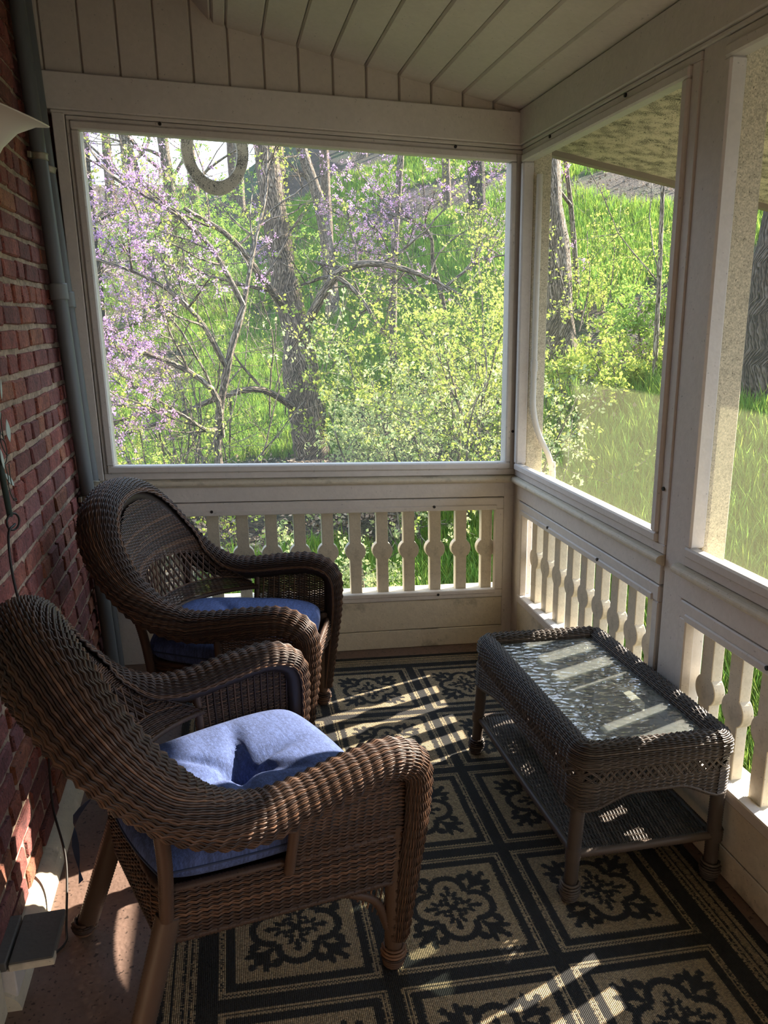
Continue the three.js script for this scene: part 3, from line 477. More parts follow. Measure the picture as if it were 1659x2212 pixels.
// ---- tufted seat cushion, facing +z, resting at y = 0
function cushionGeo(seed, deep) {
  const N = 72, pos = [], idx = [], uv = [], r = rng(seed), creases = Array.from({ length: 6 }, (_, i) => ({ a: i * 1.047 + (r() - 0.5) * 0.55 + 0.3, d: 0.55 + 0.5 * r(), w: 0.10 + 0.06 * r() }));
  const tuft = [0.0, 0.02];
  const plan = (a, b) => { const e = 0.16, aa = a * Math.sqrt(1 - e * b * b), bc = b * Math.sqrt(1 - e * a * a), z = 0.018 + 0.300 * bc, hw = lerp(0.232, 0.298, (bc + 1) / 2); return [aa * hw, z]; };
  const ht = (a, b, up) => {
    const ed = Math.pow(clamp(1 - a ** 6), 0.45) * Math.pow(clamp(1 - b ** 6), 0.45); if (!up) return -0.060 * ed;
    const [x, z] = plan(a, b), dx = x - tuft[0], dz = z - tuft[1], d = Math.hypot(dx, dz), an = Math.atan2(dz, dx);
    let h = 0.066 * ed * (1 + 0.15 * Math.cos(a * 1.4) * Math.cos(b * 1.4)) - deep * Math.exp(-((d / 0.042) ** 2)) - deep * 0.30 * Math.exp(-((d / 0.11) ** 2));
    for (const c of creases) { let q = an - c.a; q = Math.atan2(Math.sin(q), Math.cos(q)); const off = d * Math.sin(q); if (Math.cos(q) > 0) h -= 0.027 * c.d * Math.exp(-((off / (c.w * 0.14)) ** 2)) * smooth(0.26, 0.04, d) * ed; }
    return h + 0.006 * (fbm((x + 1) / 2, (z + 1) / 2, 12, 3, seed) - 0.5) * ed;
  };
  for (const up of [1, 0]) for (let j = 0; j <= N; j++) for (let i = 0; i <= N; i++) {
    const q = (t) => Math.sin((t * 2 - 1) * Math.PI / 2 * 0.999), a = q(i / N), b = q(j / N), [x, z] = plan(a, b), bulge = up ? 1 : 0.985; pos.push(x * bulge, ht(a, b, up) + 0.06, z * bulge); uv.push(x, z);
  }
  const Q = N + 1, B = Q * Q;
  for (let j = 0; j < N; j++) for (let i = 0; i < N; i++) { const o = j * Q + i; idx.push(o, o + Q, o + 1, o + 1, o + Q, o + Q + 1); const p = B + o; idx.push(p, p + 1, p + Q, p + 1, p + Q + 1, p + Q); }
  const g = new THREE.BufferGeometry(); g.setAttribute('position', new THREE.Float32BufferAttribute(pos, 3)); g.setAttribute('uv', new THREE.Float32BufferAttribute(uv, 2)); g.setIndex(idx); g.computeVertexNormals(); return g;
}
function ribbon(pts, w) { const p = [], idx = [], uv = []; pts.forEach((q, i) => { const t = i * 0.8; p.push(q[0] - w * Math.cos(t) / 2, q[1], q[2] - w * Math.sin(t) / 2, q[0] + w * Math.cos(t) / 2, q[1], q[2] + w * Math.sin(t) / 2); uv.push(0, i, 1, i); if (i) { const o = 2 * i - 2; idx.push(o, o + 1, o + 2, o + 1, o + 3, o + 2); } }); const g = new THREE.BufferGeometry(); g.setAttribute('position', new THREE.Float32BufferAttribute(p, 3)); g.setAttribute('uv', new THREE.Float32BufferAttribute(uv, 2)); g.setIndex(idx); g.computeVertexNormals(); return g; }
const QS = new THREE.Quaternion().setFromAxisAngle(V(0, 0, 1), Math.atan(SL));
function seat(o, x, z, fx, fz, lift = 0) { o.position.set(x, SL * x + lift, z); o.quaternion.copy(QS).multiply(new THREE.Quaternion().setFromAxisAngle(V(0, 1, 0), Math.atan2(fx, fz))); }
const chairs = [[-1.447, 1.788, 0.93, -0.37], [-1.425, 0.747, 0.963, 0.27]];
{
  const a = buildChair(), b = a.clone(); a.name = numbered('wicker_armchair'); b.name = numbered('wicker_armchair');
  a.userData = { label: 'brown wicker armchair whose sunlit cushion faces the glass table', category: 'armchair', group: 'wicker armchairs along the brick wall' };
  b.userData = { label: 'brown wicker armchair in the shade beside the grey conduits and back rail', category: 'armchair', group: 'wicker armchairs along the brick wall' };
  scene.add(a, b);
  [a, b].forEach((o, i) => seat(o, chairs[i][0], chairs[i][1], chairs[i][2], chairs[i][3], 0.006));
  [0, 1].forEach((i) => {
    const c = thing('seat_cushion', ['sunlit blue tufted cushion on the wicker chair across from the table', 'shaded navy tufted cushion on the wicker chair by the back rail'][i], 'cushion', [0, 0, 0], 'blue seat cushions');
    const pad = mesh('pad', cushionGeo(11 + i, i ? 0.034 : 0.046), M.cushion, c), pp = pad.geometry.attributes.position, edge = [], NQ = 73;
    for (const [a, b, da, db] of [[0, 0, 1, 0], [72, 0, 0, 1], [72, 72, -1, 0], [0, 72, 0, -1]]) for (let k = 0; k < 72; k += 4) { const v = (b + db * k) * NQ + a + da * k; edge.push([pp.getX(v), pp.getY(v) - 0.001, pp.getZ(v)]); }
    edge.push(edge[0]); const pip = new Tubes(false); pip.add(edge, 0.0032, 6); mesh('seam', pip.geo(), M.tie, pad);
    for (const sg of [1]) mesh('tie', ribbon(Array.from({ length: 10 }, (_, k) => { const t = k / 9; return [sg * (0.19 + 0.05 * Math.sin(t * 3)), 0.05 - 0.26 * t, -0.268 - 0.075 * Math.sin(Math.min(1, t * 2.2) * 1.57)]; }), 0.018), M.tie, c);
    seat(c, chairs[i][0], chairs[i][1], chairs[i][2], chairs[i][3], 0.392);
  });
}
// ---- low wicker table with a hammered glass top
{
  const t = thing('wicker_coffee_table', 'low grey-brown wicker table with hammered glass top and woven shelf', 'table', [0, 0, 0]);
  t.position.set(-0.292, SL * -0.292 + 0.008, 1.418); t.quaternion.copy(QS).multiply(new THREE.Quaternion().setFromAxisAngle(V(0, 1, 0), 0.021));
  const hx = 0.222, hz = 0.392, loop = roundLoop([[hx, hz], [hx, -hz], [-hx, -hz], [-hx, hz]], 0.030), du = loop.L / Math.round(loop.L / 0.0225), R = 0.033, yA = 0.458;
  const arcL = R * 3.6, tot = arcL + 0.028;
  const St = (s, v) => { const [x, z] = loop.at(s), [nx, nz] = loop.side(s); const d = v * tot; if (d < arcL) { const a = -2.0 + d / R; return [x - nx * -R * Math.sin(a), yA + R * Math.cos(a), z - nz * -R * Math.sin(a)]; } return [x + nx * R * 0.999, yA + R * Math.cos(1.6) - (d - arcL), z + nz * R * 0.999]; };
  const rim = new Tubes(); weave(rim, { S: St, u0: 0, u1: loop.L, du, rows: range(0, 1, 27), vs: range(0, 1, 14), r: 0.0031, amp: 0.0034, col: greyBrown, ev: 0.02, flip: -1 });
  mesh('rim', rim.geo(), M.wicker, t);
  const core = new Tubes(); { const q = [], n = []; for (let i = 0; i <= 96; i++) { const [x, z] = loop.at((loop.L * i) / 96), [nx, nz] = loop.side((loop.L * i) / 96); q.push([x, yA - 0.004, z]); n.push([nx, 0, nz]); } core.add(q, R * 0.82, 8, [0.03, 0.025, 0.021], n); }
  mesh('rim_core', core.geo(), M.wicker, t);
  const arch = (s) => { const [x, z] = loop.at(s), long = Math.abs(Math.abs(x) - hx) < 0.02, q = long ? Math.abs(z) / hz : Math.abs(x) / hx; return 0.305 + 0.048 * (1 - smooth(0.3, 1, q)); };
  const Sa = (s, y) => { const [x, z] = loop.at(s), [nx, nz] = loop.side(s); return [x + nx * R * 0.95, y, z + nz * R * 0.95]; };
  const apron = new Tubes(); weave(apron, { S: Sa, u0: 0, u1: loop.L, du, rows: range(0.305, 0.387, 17), vs: range(0.303, 0.43, 8), r: 0.0029, amp: 0.0032, col: greyBrown, inside: (s, y) => y >= arch(s), sr: 0.003 });
  { const q = []; for (let i = 0; i <= 120; i++) { const s = (loop.L * i) / 120; q.push(Sa(s, arch(s) - 0.002)); } wound(apron, q, 0.0065, [0.07, 0.057, 0.048], 0.006, 6); }
  mesh('woven_apron', apron.geo(), M.wicker, t);
  const lat = new Tubes(), nl = Math.round(loop.L / 0.0225); for (let k = 0; k < nl; k++) for (const sg of [-1, 1]) { const s0 = (loop.L * k) / nl, p = []; for (let i = 0; i <= 4; i++) p.push(Sa(s0 + sg * (i / 4 - 0.5) * 0.042, lerp(0.384, 0.431, i / 4))); lat.add(p, 0.0028, 5, greyBrown()); lat.add(p.map((a) => add(a, [0, 0.005, 0])), 0.0024, 5, greyBrown()); }
  mesh('open_lattice', lat.geo(), M.wicker, t);
  const glass = mesh('glass_top', cbox(-0.20, 0.20, 0.462, 0.468, -0.37, 0.37, 0.001), M.glass, t); glass.userData.label = 'hammered pale green glass';
  const ledge = new Tubes(); for (const sg of [-1, 1]) { ledge.add([[sg * 0.19, 0.455, -0.37], [sg * 0.19, 0.455, 0.37]], 0.008, 6, [0.03, 0.025, 0.02]); ledge.add([[-0.2, 0.455, sg * 0.36], [0.2, 0.455, sg * 0.36]], 0.008, 6, [0.03, 0.025, 0.02]); }
  mesh('glass_ledge', ledge.geo(), M.wicker, t);
  for (const [sx, sz] of [[1, 1], [1, -1], [-1, 1], [-1, -1]]) { const l = new Tubes(), x = sx * 0.231, z = sz * 0.400; wound(l, [[x, 0.02, z], [x * 0.985, 0.2, z * 0.99], [x * 0.97, 0.42, z * 0.98]], (q) => 0.0195 + 0.001 * Math.sin(q * 3), [0.068, 0.055, 0.046], 0.0055, 10); footCuff(l, [x, 0, z], 0.0235, 0.05, greyBrown); wound(l, [[x, 0.135, z], [x, 0.175, z]], 0.0225, [0.075, 0.06, 0.05]); mesh('leg', l.geo(), M.wicker, t); }
  const sh = new Tubes(), ys = 0.152; weave(sh, { S: (z, x) => [x, ys, z], u0: -0.392, u1: 0.392, du: 0.0245 * (0.784 / (0.0245 * 32)), rows: range(-0.218, 0.218, 80), vs: range(-0.222, 0.222, 6), r: 0.0029, amp: 0.0034, col: greyBrown, sr: 0.0036 });
  mesh('shelf', sh.geo(), M.wicker, t);
  const rl = new Tubes(); for (const sg of [-1, 1]) { wound(rl, [[sg * 0.226, ys - 0.003, -0.40], [sg * 0.228, ys - 0.003, 0], [sg * 0.226, ys - 0.003, 0.40]], 0.0115, [0.072, 0.058, 0.049]); wound(rl, [[-0.226, ys - 0.003, sg * 0.398], [0, ys - 0.003, sg * 0.40], [0.226, ys - 0.003, sg * 0.398]], 0.0125, [0.085, 0.066, 0.054]); }
  mesh('shelf_rail', rl.geo(), M.wicker, t);
}
// ------------------------------------------------------------------ woven rug with quatrefoil tiles
{
  const X0 = -1.648, X1 = -0.022, Z0 = 0.105, Z1 = 3.2, T = 0.448, PX = 640;           // pixels per metre
  const w = Math.round((X1 - X0) * PX), h = Math.round((Z1 - Z0) * PX), cv = document.createElement('canvas'); cv.width = w; cv.height = h;
  const c = cv.getContext('2d'), DARK = '#1b1b1a', TAN = '#a89270';
  const S = (m) => m * PX;
  c.fillStyle = DARK; c.fillRect(0, 0, w, h);
  const line = (x, y, ww, hh, col) => { c.fillStyle = col; c.fillRect(S(x), S(y), S(ww), S(hh)); };
  const W = X1 - X0, H = Z1 - Z0, ox = (W - 3 * T) / 2, oz = 0.676 - T - Z0 ;
  // striped border
  const frameRect = (d, t, col) => { line(d, d * 0.92, W - 2 * d, t, col); line(d, d * 0.92, t, H, col); line(W - d - t, d * 0.92, t, H, col); };
  const bt = ox - 0.034;
  for (const [a, t] of [[0.026, 0.013], [0.044, 0.017], [0.066, 0.010], [0.080, 0.009]]) frameRect(a * bt / 0.09, t * bt / 0.09, TAN);
  const fleur = (k) => {        // three-leafed sprig pointing up from the origin, size k
    c.beginPath(); c.ellipse(0, -k * 0.50, k * 0.13, k * 0.30, 0, 0, 7); c.fill(); c.beginPath(); c.moveTo(-k * 0.22, -k * 0.78); c.lineTo(0, -k * 1.05); c.lineTo(k * 0.22, -k * 0.78); c.lineTo(0, -k * 0.62); c.fill();
    for (const s of [-1, 1]) { c.beginPath(); c.ellipse(s * k * 0.30, -k * 0.34, k * 0.12, k * 0.24, s * 0.7, 0, 7); c.fill(); c.beginPath(); c.arc(s * k * 0.26, -k * 0.02, k * 0.15, 0, 7); c.fill(); }
  };
  const curl = (s, k) => {      // scroll that leaves the origin upward and curls in
    c.lineCap = 'round'; c.lineWidth = k * 0.25; c.beginPath(); c.moveTo(0, k * 0.25); c.bezierCurveTo(s * k * 0.1, -k * 0.5, s * k * 0.75, -k * 0.75, s * k * 0.98, -k * 0.32); c.bezierCurveTo(s * k * 1.05, -k * 0.02, s * k * 0.72, k * 0.05, s * k * 0.70, -k * 0.2); c.stroke();
    c.beginPath(); c.arc(s * k * 0.74, -k * 0.22, k * 0.20, 0, 7); c.fill();
  };
  for (let j = -1; j < 7; j++) for (let i = 0; i < 3; i++) {
    const x = ox + i * T, y = oz + j * T; if (y < 0.02) continue;
    for (const [a, col] of [[0.019, TAN], [0.0262, DARK], [0.0292, TAN], [0.0372, DARK], [0.0605, TAN]]) line(x + a, y + a, T - 2 * a, T - 2 * a, col);
    c.save(); c.translate(S(x + T / 2), S(y + T / 2)); c.fillStyle = c.strokeStyle = DARK;
    const k = S(T) * 1.24, ro = k * 0.092, of = k * 0.118;
    c.lineWidth = k * 0.036; c.lineCap = 'butt';
    for (let q = 0; q < 4; q++) { c.save(); c.rotate(q * Math.PI / 2); c.beginPath(); c.arc(0, -of, ro, Math.PI * 0.93, Math.PI * 2.07); c.stroke(); 
      c.save(); c.translate(0, -k * 0.055); fleur(k * 0.098); c.restore();
      c.rotate(Math.PI / 4); c.beginPath(); c.arc(0, -k * 0.036, k * 0.017, 0, 7); c.fill(); c.beginPath(); c.arc(0, -k * 0.072, k * 0.012, 0, 7); c.fill();
      // corner sprig
      c.translate(0, -k * 0.196); for (const s of [-1, 1]) { curl(s, k * 0.088); c.save(); c.rotate(s * 0.62); c.beginPath(); c.ellipse(0, -k * 0.075, k * 0.017, k * 0.040, 0, 0, 7); c.fill(); c.restore(); }
      c.beginPath(); c.ellipse(0, -k * 0.052, k * 0.025, k * 0.048, 0, 0, 7); c.fill(); c.beginPath(); c.arc(0, -k * 0.112, k * 0.019, 0, 7); c.fill(); c.restore(); }
    c.beginPath(); c.arc(0, 0, k * 0.022, 0, 7); c.fill(); c.restore();
  }
  const img = c.getImageData(0, 0, w, h), src = new Uint8ClampedArray(img.data), d = img.data, st = 3;
  for (let y = 0; y < h; y++) for (let x = 0; x < w; x++) {       // yarns: saw-toothed edges and tone from stitch to stitch
    const cx = Math.floor(x / st), cy = Math.floor(y / 2), sx = clamp(cx * st + 1 + Math.round((hash(cx, cy, 3) - 0.5) * 2.2), 0, w - 1), sy = clamp(cy * 2 + ((cx & 1) ? 1 : 0), 0, h - 1), o = (y * w + x) * 4, s = (sy * w + sx) * 4;
    const k = 0.86 + 0.3 * (hash(cx, cy, 9) - 0.5) + 0.16 * (hash(x, y, 5) - 0.5) + 0.22 * (((x % st) === 0 ? -0.5 : 0.25)) + 0.1 * (fbm(x / w, y / h, 8, 3, 12) - 0.5);
    for (let q = 0; q < 3; q++) d[o + q] = src[s + q] * k + 3;
  }
  c.putImageData(img, 0, 0);
  const map = new THREE.CanvasTexture(cv); map.colorSpace = THREE.SRGBColorSpace; map.magFilter = THREE.LinearFilter;
  const yarn = tex(128, (u, v) => { const col = Math.floor(u * 16), y = (v * 16 + (col & 1) * 0.5) % 1, x = (u * 16) % 1; return Math.pow(Math.sin(Math.PI * x), 0.7) * (0.45 + 0.55 * Math.sin(Math.PI * y)); }, false, W / 0.075, H / 0.075);
  const g = cbox(-W / 2, W / 2, 0, 0.007, 0, H, 0.002), p = g.attributes.position, uv = g.attributes.uv;
  for (let i = 0; i < p.count; i++) uv.setXY(i, (p.getX(i) + W / 2) / W, 1 - p.getZ(i) / H);
  const rug = mesh('outdoor_rug', g, std({ map, roughness: 0.95, bumpMap: yarn, bumpScale: 0.004 }), scene);
  rug.position.set((X0 + X1) / 2, SL * (X0 + X1) / 2 + 0.0008, Z0); rug.quaternion.copy(QS).multiply(new THREE.Quaternion().setFromAxisAngle(V(0, 1, 0), -0.012));
  rug.userData = { label: 'black and tan woven rug of tiles with quatrefoil scrolls', category: 'rug' };
}
// ------------------------------------------------------------------ fittings on the walls
function tubeMesh(name, pts, r, mat, parent, sides = 12, n = 60) { const T = new Tubes(false); T.add(curvePts(pts, n), r, sides, undefined, null, 1, true); return mesh(name, T.geo(), mat, parent); }
[[-1.974, 0.158, 1.80, 0.95, 2.30, 'wide grey electrical conduit against the bricks, the one nearer the chairs'], [-1.963, 0.078, 1.77, 1.0, 2.27, 'grey electrical conduit tucked in the corner beside the screen casing']].forEach(([x, z, yc, y1, y2, label], i) => {
  const c = thing('conduit', label, 'pipe', [x, SL * x, z], 'conduits in the brick corner'), r = i ? 0.027 : 0.0285, o = -SL * x; c.rotation.z = LEAN;
  const g = new THREE.CylinderGeometry(r, r, 3.3, 28, 1); g.translate(0, 1.65, 0); mesh('pipe', g, M.conduit, c);
  const k = new THREE.LatheGeometry([[r, -0.032], [r + 0.006, -0.032], [r + 0.0065, -0.026], [r + 0.0065, 0.026], [r + 0.006, 0.032], [r, 0.032]].map((p) => new THREE.Vector2(...p)), 28); k.translate(0, yc + o, 0); mesh('coupling', k, M.coupling, c);
  for (const y of [y1, y2]) {
    const q = joined([(() => { const h = new THREE.CylinderGeometry(r + 0.003, r + 0.003, 0.022, 24, 1, true); return h; })(), cbox(-0.034, -0.02, -0.011, 0.011, -r - 0.022, r + 0.022, 0.002), (() => { const h = new THREE.TorusGeometry(r + 0.003, 0.0022, 6, 24); h.rotateX(Math.PI / 2); h.translate(0, 0.011, 0); return h; })(), (() => { const h = new THREE.TorusGeometry(r + 0.003, 0.0022, 6, 24); h.rotateX(Math.PI / 2); h.translate(0, -0.011, 0); return h; })()]);
    q.rotateZ(i ? -0.28 : -0.06); q.translate(0, y + o, 0); mesh('clamp', q, M.clamp, c);
  }
});
{ // bell-shaped wall lamp, unlit
  const l = thing('wall_lamp', 'unlit cream bell shade of a lamp on the brick wall', 'lamp', [-1.945, 2.03, 1.46]);
  const pr = [[0.020, -0.02], [0.030, 0.0], [0.036, 0.03], [0.044, 0.065], [0.062, 0.100], [0.090, 0.125], [0.112, 0.134], [0.1135, 0.1365], [0.111, 0.1375], [0.088, 0.1285], [0.059, 0.103], [0.041, 0.067], [0.033, 0.031], [0.026, 0.002]].map((p) => new THREE.Vector2(...p));
  mesh('shade', new THREE.LatheGeometry(pr.map((p) => p.multiplyScalar(1.2)), 48), phys({ color: lin(0.72, 0.68, 0.58), roughness: 0.35, transmission: 0.25, thickness: 0, side: THREE.DoubleSide }), l).rotation.set(0.1, 0, -0.38);
  const a = new Tubes(false); a.add(curvePts([[0, -0.02, 0], [0, -0.06, 0], [-0.04, -0.09, 0], [-0.122, -0.07, 0]], 30), 0.009, 10, undefined, null, 1, true); mesh('arm', a.geo(), M.clamp, l);
  const b = new THREE.CylinderGeometry(0.05, 0.055, 0.015, 32); b.rotateZ(Math.PI / 2); b.translate(-0.124, -0.07, 0); mesh('wall_plate', b, M.clamp, l);
}
{ // green plant hanger with wire curls and pale leaves
  const g = thing('leaf_garland', 'dark green metal rod with curled wires and pale leaves on the bricks', 'garland', [-2.018, 1.15, 1.27]), green = std({ color: lin(0.012, 0.028, 0.020), roughness: 0.5 }), pale = std({ color: lin(0.42, 0.50, 0.47), roughness: 0.6, side: THREE.DoubleSide });
  tubeMesh('rod', [[0, 0, 0], [0.002, 0.16, 0.03], [-0.004, 0.38, 0.03], [0, 0.62, -0.01], [0, 0.95, -0.04]], 0.0085, green, g, 8);
  const r = rng(8), wires = new Tubes(false);
  for (let k = 0; k < 9; k++) { const y = 0.03 + k * 0.075, z0 = 0.03 * Math.sin(y * 4), s = k % 2 ? 1 : -1, p = []; for (let i = 0; i <= 40; i++) { const t = i / 40, a = t * 12 + k, R = 0.016 * (0.5 + 0.5 * r()) * 0 + 0.014 + 0.012 * t; p.push([0.012 + 0.006 * Math.sin(a * 0.7), y + 0.10 * t + R * Math.cos(a) * 0.9, z0 + s * (0.014 + R * Math.sin(a) * 0.8)]); } wires.add(p, 0.0014, 5); }
  mesh('wire_curls', wires.geo(), green, g);
  for (let k = 0; k < 12; k++) { const sh = new THREE.Shape(), L = 0.05 + 0.02 * r(); sh.moveTo(0, 0); sh.quadraticCurveTo(L * 0.32, L * 0.45, 0, L); sh.quadraticCurveTo(-L * 0.32, L * 0.45, 0, 0); const lg = new THREE.ExtrudeGeometry(sh, { depth: 0.0015, bevelEnabled: false, curveSegments: 6 }); const m = mesh('leaf', lg, pale, g); m.position.set(0.014, 0.08 + k * 0.062, 0.02 * Math.sin(k * 2.3) + (k % 2 ? 0.028 : -0.03)); m.rotation.set((r() - 0.5) * 0.8, 1.2 + r() * 0.8, (r() - 0.5) * 2.4); }
  const t = new THREE.TorusGeometry(0.024, 0.003, 8, 28); t.rotateY(Math.PI / 2 - 0.5); t.translate(0.006, -0.018, 0.0); mesh('end_ring', t, M.screw, g);
}
{ const c = thing('power_cord', 'thin dark cord hanging from the leaf garland down to the floor', 'cord', [-1.99, 0.09, 1.31]); const m = M.screw;
  tubeMesh('cord', [[-0.012, 1.04, -0.02], [-0.02, 1.02, 0.03], [-0.015, 0.90, 0.06], [0.0, 0.70, 0.05], [-0.004, 0.40, -0.01], [0.0, 0.18, 0.05], [0.055, 0.09, 0.20], [0.078, 0.012, 0.37], [0.085, 0.004, 0.43], [0.05, 0.004, 0.47], [0.03, 0.004, 0.44], [0.06, 0.004, 0.36]], 0.0035, m, c, 7, 160); }
{ // white painted ornament hanging outside the end window, a ring with a heart-shaped hole
  const g = thing('hanging_ornament', 'chipped white wooden ring with heart cut-out hanging outside the end screen', 'ornament', [-1.365, 2.235, -0.25]), s = new THREE.Shape(), h = new THREE.Path();
  for (let i = 0; i <= 64; i++) { const a = (i / 64) * Math.PI * 2, x = 0.146 * Math.sin(a), y = 0.178 - 0.178 * Math.cos(a) * (1 + 0.04 * Math.cos(2 * a)); i ? s.lineTo(x, y) : s.moveTo(x, y); }
  for (let i = 0; i <= 72; i++) { const a = (i / 72) * Math.PI * 2 - Math.PI, r = 0.112 * (1 - 0.42 * Math.exp(-((a / 0.34) ** 2))), x = 0.9 * r * Math.sin(a), y = 0.172 + 1.12 * r * Math.cos(a); i ? h.lineTo(x, y) : h.moveTo(x, y); }
  s.holes.push(h); const e = new THREE.ExtrudeGeometry(s, { depth: 0.022, bevelEnabled: true, bevelSize: 0.003, bevelThickness: 0.003, bevelSegments: 1, curveSegments: 4 });
  const o = mesh('ring', uvm(e.index ? e.toNonIndexed() : e), M.peel, g); o.rotation.y = 0.15;
  const w = new Tubes(false); w.add([[0, 0.352, 0.011], [0.002, 0.40, 0.03], [0, 0.47, 0.085]], 0.002, 6); mesh('hanging_wire', w.geo(), M.screw, g);
}
{ const d = thing('downspout', 'white drainpipe with an offset bend outside the corner screen', 'pipe', [0.155, -0.6, 0.10]), o = 0.6;
  tubeMesh('pipe', [[-0.110, 2.28 + o, 0], [-0.110, 1.7 + o, 0], [-0.110, 1.36 + o, 0], [-0.108, 1.245 + o, 0], [-0.080, 1.125 + o, 0], [-0.022, 1.01 + o, 0], [0.0, 0.93 + o, 0], [0.003, 0.85 + o, 0], [0.003, 0, 0]], 0.0138, M.paint, d, 14, 110);
  for (const [y, x] of [[1.44, -0.110], [0.905, 0.002]]) { const k = new THREE.CylinderGeometry(0.017, 0.017, 0.05, 20); k.translate(x, y + o, 0); mesh('coupling', k, M.paint, d); } }
// ------------------------------------------------------------------ the wooded bank behind the house
const R6 = rng(2024);
const gx = (x) => (x < 0.3 ? 0 : x < 4 ? 0.46 * (x - 0.3) : 1.702 + 0.22 * (x - 4));
function ground(x, z) {
  const back = Math.max(0, -z), k = smooth(-2, 9, x) ;
  let h = -0.85 + (back < 7 ? 0.095 * back : 0.665 + lerp(0.225, 0.27, k) * (back - 7));
  h += gx(x) * smooth(3.5, -1.5, z) * 1.0 + gx(Math.min(x, 6)) * 0.35 * (1 - smooth(3.5, -1.5, z));
  h += 0.28 * (fbm((x + 64) / 128, (z + 64) / 128, 24, 3, 501) - 0.5) * clamp(back / 4 + Math.max(0, x) / 3) + 1.1 * (fbm((x + 64) / 128, (z + 64) / 128, 9, 2, 505) - 0.5) * smooth(8, 18, back);
  if (x < -3) h += 0.10 * (-3 - x) * smooth(6, 14, back) * 0;
  return h;
}
const grassy = (x, z) => fbm((x + 64) / 128, (z + 64) / 128, 26, 4, 511) + 0.12 * smooth(6, 2, -z) * smooth(2.2, 0.5, x) + 0.24 * smooth(0.2, 0.8, x) * smooth(4.4, 3, x) * smooth(5, 3, -z) - 0.10 * smooth(10, 15, -z) * smooth(3, -1, x) - 0.10 * smooth(2.4, 3.4, x) * smooth(4.6, 6, -z) * smooth(10, 8, -z) + 0.07 * smooth(2, 4, x) * smooth(8, 11, -z) + 0.20 * smooth(0.8, -0.2, x) * smooth(6.2, 7, -z) * smooth(10.4, 9.2, -z);
{
  const xs = [], zs = []; for (let i = 0; i <= 150; i++) { const t = i / 150 * 2 - 1; xs.push(2 + 34 * Math.sign(t) * Math.pow(Math.abs(t), 1.7)); } for (let j = 0; j <= 190; j++) { const t = j / 190; zs.push(9 - 66 * Math.pow(t, 1.55)); }
  const p = [], c = [], uv = [], idx = [];
  zs.forEach((z) => xs.forEach((x) => { p.push(x, ground(x, z), z); const g = smooth(0.40, 0.60, grassy(x, z) + 0.25 * (hash(Math.round(x * 9), Math.round(z * 9), 4) - 0.5)), q = hash(Math.round(x * 13), Math.round(z * 13), 7); c.push(lerp(0.095 + 0.06 * q, 0.055, g), lerp(0.066 + 0.04 * q, 0.105, g), lerp(0.040 + 0.025 * q, 0.020, g)); uv.push(x, z); }));
  const w = xs.length; for (let j = 0; j + 1 < zs.length; j++) for (let i = 0; i + 1 < w; i++) { const o = j * w + i; idx.push(o, o + 1, o + w, o + 1, o + w + 1, o + w); }
  const g = new THREE.BufferGeometry(); g.setAttribute('position', new THREE.Float32BufferAttribute(p, 3)); g.setAttribute('color', new THREE.Float32BufferAttribute(c, 3)); g.setAttribute('uv', new THREE.Float32BufferAttribute(uv, 2)); g.setIndex(idx); g.computeVertexNormals();
  const litter = tex(512, (u, v) => { const a = fbm(u, v, 48, 3, 521), b = fbm(u, v, 110, 2, 523), k = 0.72 + 0.5 * (a - 0.5) + 0.7 * (b - 0.5); return [k, k, k * 0.98]; }, true, 0.55);
  const m = mesh('hillside', g, std({ vertexColors: true, map: litter, bumpMap: litter, bumpScale: 0.05, roughness: 1 }), scene);
  m.userData = { label: 'grassy wooded bank littered with dead leaves behind the porch', category: 'ground', kind: 'structure' };
}
// is a point roughly within sight of the porch openings (from anywhere near the camera)
const seen = (x, z) => { const dx = x + 1.4, dz = z - 3.57, a = Math.atan2(dx, -dz); return a > -0.5 && a < 1.02; };
const leafM = (c, t = 0.5) => phys({ color: lin(...c), transmission: t, thickness: 0, roughness: 1, specularIntensity: 0.3, side: THREE.DoubleSide });
M.grass = leafM([0.19, 0.31, 0.050], 0.5); M.leafYellow = leafM([0.36, 0.43, 0.085], 0.5); M.leafGreen = leafM([0.24, 0.37, 0.07], 0.5); M.leafPale = leafM([0.44, 0.50, 0.21], 0.5); M.blossom = leafM([0.60, 0.37, 0.58], 0.4); M.litter = std({ color: lin(0.30, 0.22, 0.15), roughness: 1, side: THREE.DoubleSide });
const barkMap = tex(256, (u, v) => { const a = fbm(u, v, 10, 3, 531), b = fbm(u, v, 48, 2, 533), f = Math.abs(Math.sin((v * 9 + 2.2 * a) * Math.PI)); const k = 0.42 + 0.62 * f * (0.4 + a) + 0.4 * (b - 0.5); return [k, k * 0.97, k * 0.93]; }, true, 0.9, 3.2);
const bark = (c) => std({ color: lin(...c), map: barkMap, bumpMap: barkMap, bumpScale: 0.02, roughness: 0.95 });
M.barkGrey = bark([0.31, 0.25, 0.19]); M.barkPale = bark([0.34, 0.29, 0.23]); M.barkDark = bark([0.115, 0.095, 0.078]);
